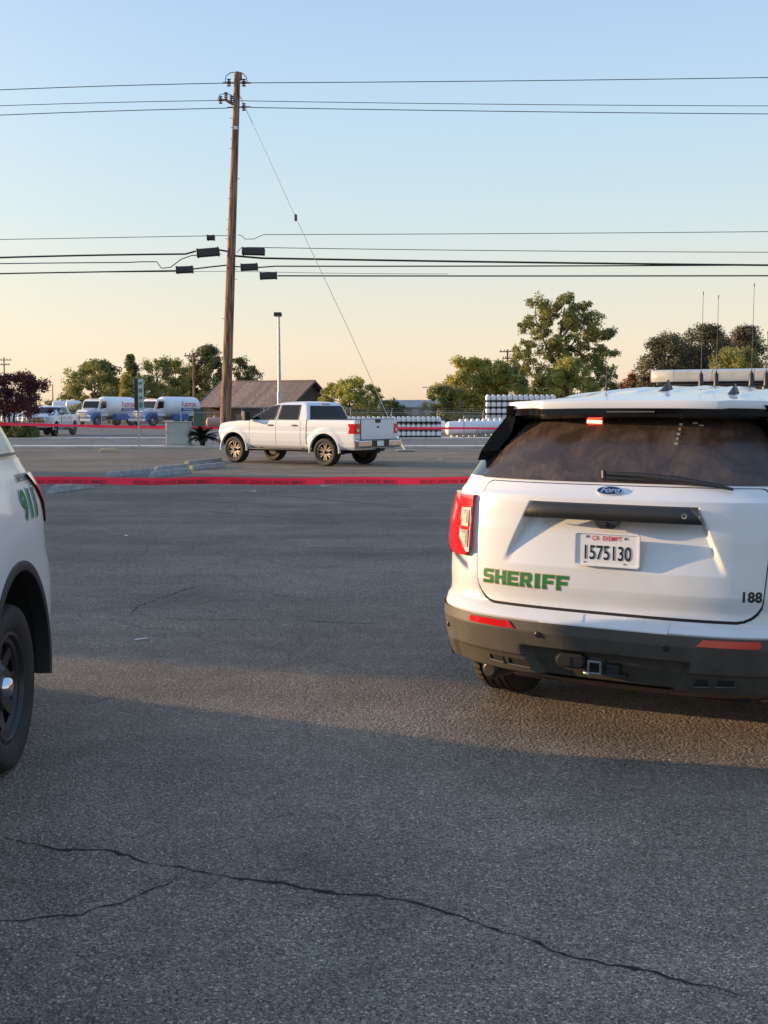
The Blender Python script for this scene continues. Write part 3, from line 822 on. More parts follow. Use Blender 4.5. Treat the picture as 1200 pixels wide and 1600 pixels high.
# ================================================================ police SUV on the right
def build_right_suv():
    a = R(28.5)
    root = empty('police_suv', (0.983, 4.873, 0), -a,
                 'white sheriff police SUV on the right, rear plate 1575130 towards the camera', 'police suv')
    L = Loft([
        (.22, .50, .70, 2.6, .88, 4.70, .9, 2.6),
        (.33, .14, .76, 2.8, .955, 4.90, .9, 2.6),
        (.365, .06, .78, 3.0, .975, 4.98, .9, 2.6),
        (.45, .025, .78, 3.0, .99, 5.03, .9, 2.6),
        (.58, .0, .78, 3.0, 1.0, 5.05, .9, 2.6),
        (.635, .006, .78, 3.0, 1.0, 5.05, .9, 2.6),
        (.665, .040, .76, 3.0, 1.0, 5.05, .9, 2.6),
        (.685, .082, .74, 3.0, .998, 5.05, .9, 2.6),
        (.72, .094, .72, 3.0, .995, 5.05, .9, 2.6),
        (.79, .082, .72, 3.0, .992, 5.04, .9, 2.6),
        (.95, .098, .72, 3.0, .995, 5.0, .9, 2.6),
        (1.05, .105, .72, 3.0, .99, 4.93, .95, 2.6),
        (1.10, .110, .72, 3.0, .98, 4.80, 1.0, 2.6),
        (1.14, .112, .72, 3.0, .97, 4.55, 1.0, 2.6),
        (1.18, .116, .72, 3.0, .96, 3.95, .9, 2.6),
        (1.212, .122, .72, 3.0, .95, 3.82, .9, 2.6),
        (1.232, .150, .72, 3.0, .94, 3.75, .9, 2.6),
        (1.285, .200, .70, 3.0, .925, 3.62, .9, 2.6),
        (1.42, .325, .62, 2.9, .855, 3.25, .9, 2.6),
        (1.55, .445, .56, 2.8, .775, 2.90, .9, 2.6),
        (1.60, .490, .54, 2.8, .735, 2.72, .9, 2.6),
        (1.645, .53, .54, 2.8, .70, 2.60, .8, 2.6)])
    def inset(x, y, z):       # hollow behind the liftgate and the lower bumper
        if y < 0.9 and z < 1.25:
            k = sstep(.66, .60, abs(x)) * sstep(.70, .74, z) * sstep(1.235, 1.20, z)
            y += .075 * k
            k = sstep(.44, .30, abs(x)) * sstep(.515, .48, z)
            y += .07 * k
            y += .030 * sstep(.626, .612, z) * sstep(.60, .50, y)
        return x, y, z
    zs = sorted(set(list(np.linspace(.22, 1.285, 46)) + [.685, .665, .635]))
    shell = L.solid(zs, disp=inset, matf=lambda x, y, z: 1 if (z < .60 and y < .6) else 0, n1=26, n2=60, n3=22).build('body_shell', ['white_paint', 'seam'], root)
    boolean_cut(shell, wheel_cut((1.07, 4.095), .455, .40, .60, 1.3), ['seam'])
    # greenhouse: black glass volume with painted pillars
    gh = L.solid(list(np.linspace(1.283, 1.645, 12)), n1=26, n2=40, n3=22)
    gh.build('greenhouse', ['gloss_black'], root)
    for sg in (1, -1):
        for nm, y0, y1 in (('rear_door_window', 1.35, 2.15), ('front_door_window', 2.28, 3.05), ('quarter_window', .72, 1.22)):
            m = MB(); L.side_patch(m, [(z, y0 + (z - 1.3) * .25 * (1 if y0 < 1 else .3), y1 - (z - 1.3) * (1.0 if y0 > 2.2 else .1)) for z in np.linspace(1.305, 1.585, 10)], sg, .003)
            m.build(nm, ['glass_dark'], root)
        m = MB(); L.side_patch(m, [(z, 1.20 - (z - 1.3) * .35, 1.36 - (z - 1.3) * .15) for z in np.linspace(1.285, 1.62, 8)], sg, .006, ny=6)
        m.build('pillar', ['white_paint'], root)
    # roof panel with pressed ribs
    mb = MB(); P = []
    ys = list(np.linspace(.40, .62, 6)) + list(np.linspace(.70, 2.75, 26))
    def roof_z(x, y):
        w = .70 - .05 * sstep(1.6, 2.75, y)
        t = abs(x) / w
        z = np.interp(y, [.36, .45, .62, 1.0, 1.6, 2.1, 2.75], [1.663, 1.676, 1.692, 1.722, 1.748, 1.752, 1.66]) - .062 * t ** 2.6 * sstep(.30, .9, y) - .016 * t ** 3
        rib = 0
        for rx in (-.44, -.26, -.09, .09, .26, .44):
            rib += .009 * sstep(.035, .012, abs(x - rx))
        return z + rib * sstep(.72, .86, y) * sstep(2.5, 2.3, y)
    nx = 84
    def yend(x):     # trailing edge of the spoiler: centre section reaches further back
        return .345 + .030 * sstep(.43, .47, abs(x)) + .09 * (abs(x) / .62) ** 4
    for y in ys:
        row = []
        for j in range(nx + 1):
            t = -1 + 2 * j / nx
            w = (.645 if y < .6 else .645 + .05 * sstep(.6, 1.0, y)) - .05 * sstep(1.8, 2.75, y)
            x = t * w
            yy = yend(x) + (y - .40) if y < .62 else y
            yy = yy if y < .62 else yy
            row.append((x, yy, float(roof_z(x, y if y > .62 else max(yy, .36)))))
        P.append(row)
    def drop(row, dy, dz): return [(x, y + dy, z + dz) for x, y, z in row]
    P = [drop(P[0], .03, -.045), drop(P[0], -.004, -.036), drop(P[0], -.006, -.012)] + P
    # side skirts
    P = [[(r[0][0] - .008, r[0][1] + .02, r[0][2] - .045)] + r + [(r[-1][0] + .008, r[-1][1] + .02, r[-1][2] - .045)] for r in P]
    mb.grid(P)
    mb.build('roof', ['white_paint'], root, smooth=50)
    # black spoiler underside and side wings
    m = MB(); P = []
    for (dy, z) in ((.004, 1.632), (.008, 1.600), (.045, 1.580), (.13, 1.575)):
        P.append([(x, yend(x) + dy, z - .012 * (abs(x) / .62) ** 3) for x in np.linspace(-.635, .635, 50)])
    m.grid(P)
    m.build('spoiler_underside', ['gloss_black'], root)
    for sg in (-1, 1):
        m = MB()
        o = [(.635, .43, 1.640), (.655, .46, 1.585), (.72, .44, 1.50), (.775, .415, 1.41), (.80, .43, 1.36), (.74, .60, 1.36), (.69, .66, 1.50), (.64, .70, 1.60), (.635, .70, 1.64)]
        i = [(x - .09, y + (.01 if k < 5 else .03), z) for k, (x, y, z) in enumerate(o)]
        i2 = [(.60, .455, 1.640), (.615, .49, 1.585), (.635, .48, 1.50), (.70, .46, 1.41), (.74, .46, 1.36)]
        vs = [(sg * x, y, z) for x, y, z in o] + [(sg * x, y, z) for x, y, z in i2]
        f = [tuple(range(9))] + [(k, k + 1, 10 + k, 9 + k) for k in range(4)] + [(4, 5, 13), (0, 9, 8)]
        m.add(vs, f); m.build('spoiler_wing', ['gloss_black'], root, smooth=0)
    m = MB()
    for k in range(16):
        x = -.115 + .23 * (k + .5) / 16 + .02
        m.box((x, yend(x) - .001, 1.610), (.0120, .006, .006))
    m.build('brake_light', ['dim_lens'], root, smooth=0)
    # rear window
    def xg(z): return -(.735 - (z - 1.29) * .60)
    m = MB(); L.rear_patch(m, rounded_rows(1.283, 1.595, xg, lambda z: -xg(z), .10, 16, .02), .006, nx=50, skirt=.006)
    m.build('rear_window', ['dusty_glass'], root)
    m = MB()
    for k in range(6):
        m.box((-.185 + (k - 2.5) * .0125, L.rear(-.18, 1.562) - .016, 1.562 - k * .0004), (.0108, .008, .017))
    m.build('flashing_light', ['red_led'], root, smooth=0)
    m = MB(); m.box((-.185, L.rear(-.18, 1.562) - .010, 1.562), (.096, .010, .026)); m.build('flashing_light_housing', ['black_trim'], root)
    m = MB()
    for k in range(5):
        m.box((.235, L.rear(.2, 1.55 - k * .022) - .0075, 1.55 - k * .022), (.016 - (k % 2) * .006, .002, .012))
    for k in range(3):
        m.box((.30 + (k - 1) * .028, L.rear(.3, 1.55) - .0075, 1.545 + (k % 2) * .012), (.022, .002, .008))
    m.build('window_label', ['grey_lens'], root, smooth=0)
    # wiper
    m = MB()
    p = [(x, L.rear(x, z) - .03, z) for x, z in ((-.045, 1.322), (.10, 1.318), (.28, 1.305), (.44, 1.285), (.53, 1.268))]
    m.tube(p, [.009, .014, .016, .010, .006], 8)
    q = [(x, L.rear(x, z) - .015, z) for x, z in ((-.065, 1.330), (-.055, 1.298), (.25, 1.286))]
    m.tube([(-.062, L.rear(.06, 1.312) - .02, 1.336), (-.058, L.rear(.06, 1.305) - .018, 1.302)], .012, 8)
    m.tube([(-.055, L.rear(.05, 1.302) - .014, 1.302), (.14, L.rear(.14, 1.298) - .014, 1.298), (.36, L.rear(.36, 1.29) - .014, 1.288)], .009, 6)
    m.build('wiper', ['black_trim'], root)
    # liftgate
    def rec_edge(z): return .425 + (1.115 - z) * .46
    def gate_disp(x, z):
        d = 0.0
        if z < 1.185:
            e = rec_edge(z)
            t = min(max((z - .885) / (1.10 - .885), 0), 1)
            d += .066 * t * sstep(e + .008, e - .030, abs(x))
        return d
    def gx(z): return -(.690 - .02 * abs(z - 1.0) / .3)
    gs = []
    gate_rows = rounded_rows(.692, 1.268, gx, lambda z: -gx(z), .035, 110, .10)
    m = MB(); L.rear_patch(m, gate_rows, .006, nx=260, disp=gate_disp, skirt=.02)
    gate = m.build('liftgate', ['white_paint'], root, smooth=28)
    m = MB(); L.rear_patch(m, [(z - .004 if k < 5 else z, x0 - .0045, x1 + .0045) for k, (z, x0, x1) in enumerate(rounded_rows(.684, 1.272, gx, lambda z: -gx(z), .035, 20, .10))], .0015, nx=40,
                           disp=lambda x, z: .11 * sstep(.66, .60, abs(x)) * sstep(.715, .75, z) * sstep(1.24, 1.20, z), skirt=0)
    m.build('liftgate_gap', ['seam'], root)
    # applique bar above the plate
    m = MB(); P = []
    yb = lambda x, z: L.rear(x, z)
    N = 46
    for (z0, off) in ((0, .008), (0, .026), (.006, .034), (.03, .040), (.056, .036), (.066, .026), (.070, .006)):
        row = []
        for j in range(N + 1):
            t = -1 + 2 * j / N
            # ends sweep down and narrow
            top = 1.187; bot = 1.112
            wz = .418 - .058 * sstep(.0, 1.0, z0 / .070) ** 1.5
            x = t * wz
            z = bot + z0 * (top - bot) / .070
            row.append((x, yb(x, z) - off * (1 - .25 * abs(t) ** 8), z))
        P.append(row)
    m.grid(P)
    m.build('handle_bar', ['black_trim'], root, smooth=45)
    m = MB(); m.lathe([(.006, -.003), (.011, -.004), (.013, 0)], 'y', 16, M=Matrix.Translation((.345, yb(.34, 1.15) - .042, 1.150))); m.build('bar_lock', ['steel'], root)
    m = MB()
    m.prism([(-.07, 1.114), (.055, 1.114), (.035, 1.082), (.02, 1.076), (-.035, 1.076), (-.05, 1.084)], yb(0, 1.09) - .028, yb(0, 1.1) + .02, 'y')
    cmr = m.build('camera_housing', ['black_trim'], root, smooth=0, bevel=.003)
    m = MB(); m.lathe([(.001, -.012), (.008, -.010), (.012, -.004), (.014, .01)], 'y', 16, M=Matrix.Translation((-.008, yb(0, 1.094) - .028, 1.096)))
    m.build('camera_lens', ['glass_dark'], cmr)
    # licence plate
    yp = yb(0, .91) - .016
    tilt = Matrix.Rotation(R(-1.5), 4, 'X')
    Mp = Matrix.Translation((0, yp, .981)) @ tilt
    def rr(w, h, r, n=6):
        o = []
        for cx, cz, a0 in ((w - r, h - r, 0), (-w + r, h - r, 90), (-w + r, -h + r, 180), (w - r, -h + r, 270)):
            for k in range(n + 1):
                q = R(a0 + 90 * k / n); o.append((cx + r * math.cos(q), cz + r * math.sin(q)))
        return o
    m = MB(); m.prism(rr(.154, .078, .014), -.004, .004, 'y', M=Mp)
    plate = m.build('licence_plate', ['plate_white'], root, smooth=0)
    m = MB()
    o1, o2 = rr(.154, .078, .014), rr(.147, .071, .010)
    n = len(o1)
    m.add([(x, -.004, z) for x, z in o1] + [(x, -.0095, z) for x, z in o1] + [(x, -.0095, z) for x, z in o2] + [(x, -.004, z) for x, z in o2],
          [(i + n * k, (i + 1) % n + n * k, (i + 1) % n + n * (k + 1), i + n * (k + 1)) for k in range(3) for i in range(n)], 0, Mp)
    m.build('plate_frame', ['plate_white'], plate, smooth=0)
    Pp = lambda x, z, o: Mp @ Vector((x, -.0046 - o, z))
    m = MB()
    font_text(m, '1575130', .092, lambda x, z, o: Pp(x, z - .018, o), 0, bold=.0012, sx=.72, off=.0014)
    m.build('plate_number', ['decal_blue' if 0 else 'decal_black'], plate, smooth=0)
    m = MB(); font_text(m, 'CA  EXEMPT', .030, lambda x, z, o: Pp(x, z + .051, o), 0, bold=.0006, sx=.84, off=.001)
    m.build('plate_legend', ['print_red'], plate, smooth=0)
    for bx, bz in ((-.093, .058), (.086, .056), (-.105, -.061), (.082, -.061)):
        m = MB(); m.lathe([(.001, -.008), (.0065 if bz > 0 else .004, -.007), (.0075 if bz > 0 else .004, -.002)], 'y', 10, M=Mp @ Matrix.Translation((bx, 0, bz)))
        m.build('plate_bolt', ['steel'], plate)
    # oval badge
    m = MB(); yb0 = yb(0, 1.243) - .006
    Mb = Matrix.Translation((-.012, yb0 - .002, 1.243)) @ Matrix.Rotation(R(-38), 4, 'X')
    def oval(w, h, n=36): return [(w * math.cos(2 * math.pi * k / n), h * math.sin(2 * math.pi * k / n)) for k in range(n)]
    m.prism(oval(.062, .024), -.010, .012, 'y', M=Mb); badge = m.build('badge', ['chrome'], root, smooth=0)
    m = MB(); m.prism(oval(.0575, .0205), -.0115, -.0095, 'y', M=Mb); m.build('badge_field', ['decal_blue'], badge, smooth=0)
    m = MB(); font_text(m, 'Ford', .040, lambda x, z, o: Mb @ Vector((x, -.0122 - o, z)), bold=.0004, sx=1.15, shear=.35); m.build('badge_script', ['chrome'], badge, smooth=0)
    # SHERIFF, 188
    PG = lambda x, z, o: Vector((x, L.rear(x, z) - .0068 - o + gate_disp(x, z), z))
    m = MB(); poly_text(m, 'SHERIFF', -.640, .776, .068, .0705, .0600, PG, 0, grow=.0034, off=.0006); m.build('sheriff_outline', ['decal_gold'], gate, smooth=0)
    m = MB(); poly_text(m, 'SHERIFF', -.640, .776, .068, .0705, .0600, PG, 0, off=.0014); so = m.build('sheriff_lettering', ['decal_green'], gate, smooth=0)
    m = MB()
    font_text(m, '188', .062, lambda x, z, o: PG(.630 + x, .800 + z, .001), bold=.0024, sx=.90, cut=.012, space=1.05); m.build('unit_number', ['decal_black'], gate, smooth=0)
    # bumper: lower black cover, vents, hitch
    def lo_disp(x, z):
        k = sstep(.405 - max(0, (.47 - z)) * .6, .36 - max(0, (.47 - z)) * .6, abs(x)) * sstep(.512, .498, z)
        # shallow scoop beside it
        k2 = sstep(.84, .80, abs(x)) * sstep(.462, .452, z)
        return .060 * k + .016 * k2 * (1 - k)
    m = MB(); L.wrap(m, .352, .628, .60, .007, nz=56, n=120, disp=lo_disp)
    m.build('bumper_cover', ['bumper_grey'], root, smooth=30)
    m = MB(); L.wrap(m, .245, .357, .58, .004, nz=6, n=60, disp=lambda x, z: .03); m.build('bumper_valance', ['black_trim'], root, smooth=40)
    for sg in (-1, 1):
        for (x0, x1, z0, z1) in ((.50, .58, .404, .432), (.355, .475, .397, .430)) if sg < 0 else ((.50, .58, .404, .432), (.41, .475, .397, .430)):
            m = MB()
            q = [(x0, z0), (x1, z0 + .004), (x1, z1), (x0 + .012, z1)]
            fr = [(sg * x, L.rear(x, z) + .0045, z) for x, z in q]
            m.add(fr, [(0, 1, 2, 3)]); m.build('vent', ['seam'], root, smooth=0)
            m = MB(); m.tube([(sg * x0, L.rear(x0, z0) - .002, z0 - .004), (sg * x1, L.rear(x1, z0) - .002, z0)], .005, 6)
            m.tube([(sg * x1, L.rear(x1, z0) + .002, z0), (sg * x1, L.rear(x1, z1) + .002, z1)], .004, 6)
            m.build('vent_rim', ['bumper_grey'], root)
        # sensors and reflectors
        for x, z in ((.30, .592), (.86, .53)):
            m = MB(); y = L.rear(x, z)
            m.lathe([(.001, -.012), (.008, -.012), (.009, -.009), (.011, -.012), (.014, -.010), (.015, 0)], 'y', 18, M=Matrix.Translation((sg * x, y - .002, z - (.02 if x < .5 else 0))))
            m.build('parking_sensor', ['black_trim'], root)
        rows = []
        for k in range(9):
            t = k / 8; z = .588 + .030 * t
            x0, x1 = .425 + .028 * t, .688 - .006 * abs(2 * t - 1)
            rows.append((z, sg * x0, sg * x1) if sg > 0 else (z, -x1, -x0))
        m = MB(); L.rear_patch(m, rows, .013, nx=24, skirt=.01); m.build('reflector', ['red_lens'], root)
    # hitch receiver and socket
    m = MB(); yh = L.rear(0, .45) + .018
    for (cx, cz, w, h) in ((0, .027, .066, .010), (0, -.027, .066, .010), (-.028, 0, .010, .044), (.028, 0, .010, .044)):
        m.box((-.022 + cx, yh - .02, .447 + cz), (w, .07, h))
    m.build('hitch_receiver', ['steel'], root, smooth=0, bevel=.002)
    m = MB(); m.box((-.022, yh, .447), (.046, .04, .044)); m.build('hitch_opening', ['seam'], root, smooth=0)
    m = MB(); m.prism([(x * 1.0 - .150, z + .455) for x, z in rr(.066, .026, .024)], yh - .018, yh + .03, 'y'); m.build('tow_socket', ['black_trim'], root, smooth=0, bevel=.003)
    m = MB(); m.prism([(x - .150, z + .455) for x, z in rr(.074, .033, .03)], yh - .008, yh + .03, 'y'); m.build('socket_frame', ['seam'], root, smooth=0, bevel=.003)
    m = MB(); m.box((-.15, yh - .020, .455), (.004, .004, .046)); m.build('socket_hinge', ['seam'], root, smooth=0)
    m = MB(); m.box((.055, yh - .005, .437), (.06, .05, .05)); m.box((.075, yh - .012, .417), (.09, .06, .012)); m.build('hitch_bracket', ['black_trim'], root, smooth=0, bevel=.003)
    m = MB(); m.tube([(-.075, yh - .03, .412), (-.05, yh - .05, .416), (-.03, yh - .045, .420)], .007, 8); m.build('hitch_pin', ['chrome'], root)
    # notch in the painted bumper top
    def nd(x, z): return .020 * sstep(.098 - (.688 - z) * .2, .080 - (.688 - z) * .2, abs(x)) * sstep(.644, .652, z)
    m = MB(); P = []
    for z in np.linspace(.629, .676, 16):
        P.append([(x, L.rear(x, z) - .004 + nd(x, z), z) for x in np.linspace(-.30, .30, 90)])
    m.grid(P); m.build('bumper_step', ['white_paint'], root, smooth=30)
    # tail lights wrapping the corners
    for sg in (-1, 1):
        m = MB(); P = []
        for z in np.linspace(.895, 1.195, 22):
            t = (z - .895) / .30
            xi = .712 if z > .93 else .712 + (.93 - z) * 1.0
            ye = .52 + .10 * t
            cut = .06 * max(0, (.95 - z) / .055) + .03 * max(0, (z - 1.17) / .025)
            o = [p for p in L.outline(z, 60, 40, 10) if p[0] > xi and p[1] < ye - cut * 3]
            o = [(xi, L.rear(xi, z))] + o
            A = np.array(o); d = np.r_[0, np.cumsum(np.hypot(*np.diff(A, axis=0).T))]; q = np.linspace(0, d[-1], 20)
            P.append([(sg * (np.interp(k, d, A[:, 0]) + .016), np.interp(k, d, A[:, 1]) - .020, z) for k in q])
        # roll edges in
        P = [[(p[0] - sg * .02, p[1] + .025, p[2]) for p in P[0]]] + P + [[(p[0] - sg * .02, p[1] + .025, p[2]) for p in P[-1]]]
        P = [[(r[0][0], r[0][1] + .03, r[0][2])] + r + [(r[-1][0] - sg * .03, r[-1][1], r[-1][2])] for r in P]
        m.grid(P); tl = m.build('tail_light', ['red_lens'], root, smooth=45)
        def TP(x, z, o): return Vector((sg * (x + .012), L.rear(x, z) - .0265 - o, z))
        m = MB(); m.add([TP(x, z, 0) for x, z in ((.722, 1.135), (.795, 1.130), (.800, .985), (.745, .915), (.722, .915))], [(0, 1, 2, 3, 4)]); m.build('lamp_surround', ['clear_lens'], tl, smooth=0)
        for (za, zb) in ((1.04, 1.122), (.935, 1.022)):
            m = MB(); q = [(.733, za), (.786 - (.02 if za < 1 else 0), za + (.0)), (.786, zb), (.733, zb)] 
            m.add([TP(x, z, .002) for x, z in q], [(0, 1, 2, 3)])
            lm = m.build('reversing_lamp', ['grey_lens'], tl, smooth=0)
            m = MB(); m.add([TP(x, z, .003) for x, z in ((.748, za + .018), (.772, za + .018), (.772, zb - .018), (.748, zb - .018))], [(0, 1, 2, 3)]); m.build('reversing_bulb', ['bulb_warm'], tl, smooth=0)
    # side trim
    for sg in (-1, 1):
        for y in (1.07, 4.095):
            m = MB(); arch_lip(m, y, .40, .445, .515, .93, 1.006, sg, -12, 192); m.build('arch_trim', ['black_trim'], root)
        m = MB(); L.side_patch(m, [(z, 1.56, 3.60) for z in np.linspace(.235, .44, 5)], sg, .008); m.build('sill_trim', ['black_trim'], root)
        for y in (1.30, 2.28, 3.30):
            m = MB(); L.side_patch(m, [(z, y, y + .008) for z in np.linspace(.45, 1.28, 12)], sg, .0015, ny=1); m.build('door_gap', ['seam'], root)
        for y in (1.42, 2.42):
            m = MB(); m.tube([(sg * 1.0, y, 1.02), (sg * 1.03, y + .03, 1.025), (sg * 1.03, y + .18, 1.025), (sg * 1.0, y + .21, 1.02)], .012, 8); m.build('door_handle', ['white_paint'], root)
        m = MB(); m.box((sg * 1.08, 3.28, 1.24), (.17, .10, .15)); m.build('wing_mirror', ['black_trim'], root, bevel=.02)
        wheel(root, (sg * .84, 1.07, .39), sg, .385, .25, 'steel')
        wheel(root, (sg * .84, 4.095, .39), sg, .385, .25, 'steel')
    m = MB(); m.box((0, 1.0, .30), (1.2, 1.1, .12)); m.tube([(-.72, 1.07, .34), (.72, 1.07, .34)], .05, 10); m.tube([(-.62, .18, .33), (-.56, .5, .32), (-.3, .9, .33)], .05, 12); m.build('underbody', ['black_trim'], root, bevel=.02)
    # roof equipment
    m = MB(); m.box((0, 3.02, 1.795), (1.06, .20, .03)); m.box((-.42, 3.02, 1.76), (.05, .12, .07)); m.box((.42, 3.02, 1.76), (.05, .12, .07)); 
    lb = m.build('light_bar_base', ['black_trim'], root, bevel=.01)
    for k, (x0, x1) in enumerate(((-.575, -.40), (-.397, -.14), (-.137, .137), (.14, .397), (.40, .575))):
        m = MB(); poly = [(2.89, 1.812), (2.878, 1.83), (2.882, 1.880), (2.91, 1.896), (3.12, 1.896), (3.15, 1.88), (3.155, 1.83), (3.14, 1.812)]
        if k in (0, 4):
            xs = (x0, x1) if k == 0 else (x1, x0)
            m.add([(xs[0], 3.02 + (y - 3.02) * .55, z) for y, z in poly] + [(xs[0] + (xs[1] - xs[0]) * .3, 3.02 + (y - 3.02) * .93, z) for y, z in poly] + [(xs[1], y, z) for y, z in poly],
                  [tuple(range(8)), tuple(range(23, 15, -1))] + [(i + 8 * j, (i + 1) % 8 + 8 * j, (i + 1) % 8 + 8 * (j + 1), i + 8 * (j + 1)) for j in range(2) for i in range(8)])
        else: m.prism(poly, x0, x1, 'x')
        m.build('light_bar_lens', ['bar_lens'], lb, smooth=50)
        m = MB(); n = 3 if k in (0, 4) else 4
        for i in range(n):
            x = x0 + (x1 - x0) * (i + .5) / n
            m.box((x, 2.945, 1.85), ((x1 - x0) / n * .78, .02, .038))
        m.build('light_module', ['chrome'], lb, smooth=0)
    for x, h in ((-.150, .52), (-.052, .49), (.170, .56), (.262, .22)):
        m = MB(); m.lathe([(.030, 1.742), (.028, 1.765), (.018, 1.775), (.014, 1.85), (.007, 1.86), (.0022, 1.875), (.0013, 1.90 + h * .9), (.003, 1.90 + h * .9 + .004), (.003, 1.90 + h * .9 + .02), (.001, 1.90 + h * .9 + .022)], 'z', 12, M=Matrix.Translation((x, 2.6, 0)))
        m.build('whip_antenna', ['black_trim'], root)
    for x, y, s_ in ((.03, 1.0, 1.0), (.385, .92, .95)):
        m = MB(); z0 = float(roof_z(x, y)) - .006
        sec = [(-.07, .0, .036), (-.045, .018, .030), (-.02, .040, .020), (0.0, .056, .012), (.02, .060, .009), (.032, .052, .010), (.05, .020, .022), (.07, .0, .030)]
        rows = []
        for (dy, hz, w) in [(-.085, 0.002, .03)] + sec:
            rows.append([(x - w * s_, y + dy * s_, z0), (x - w * .8 * s_, y + dy * s_, z0 + .4 * hz * s_), (x - w * .3 * s_, y + dy * s_, z0 + hz * s_), (x + w * .3 * s_, y + dy * s_, z0 + hz * s_), (x + w * .8 * s_, y + dy * s_, z0 + .4 * hz * s_), (x + w * s_, y + dy * s_, z0)])
        m.grid(rows); m.build('fin_antenna', ['black_trim'], root, smooth=40)
    m = MB(); m.lathe([(.020, 0), (.018, .008), (.008, .012), (.004, .028), (.002, .05), (.0015, .13), (.001, .131)], 'z', 12, M=Matrix.Translation((-.30, 1.0, 1.722))); m.build('stub_antenna', ['antenna_dark'], root)
    return root

new_mat('bumper_grey', (0.066, 0.058, 0.047), 0.55, var=0.25, vscale=10, bump=0.0008, bscale=500)
new_mat('bulb_warm', (0.62, 0.52, 0.42), 0.15, coat=1.0)
new_mat('red_lens_matt', (0.62, 0.010, 0.014), 0.45, coat=0.1, spec=0.3)
new_mat('bar_lens', (0.62, 0.60, 0.54), 0.16, coat=1.0, var=0.12, vscale=14)
new_mat('dim_lens', (0.16, 0.12, 0.12), 0.3)
new_mat('antenna_dark', (0.05, 0.035, 0.03), 0.5)
MAT['bar_lens'].node_tree.nodes['Principled BSDF'].inputs['Transmission Weight'].default_value = 0.35

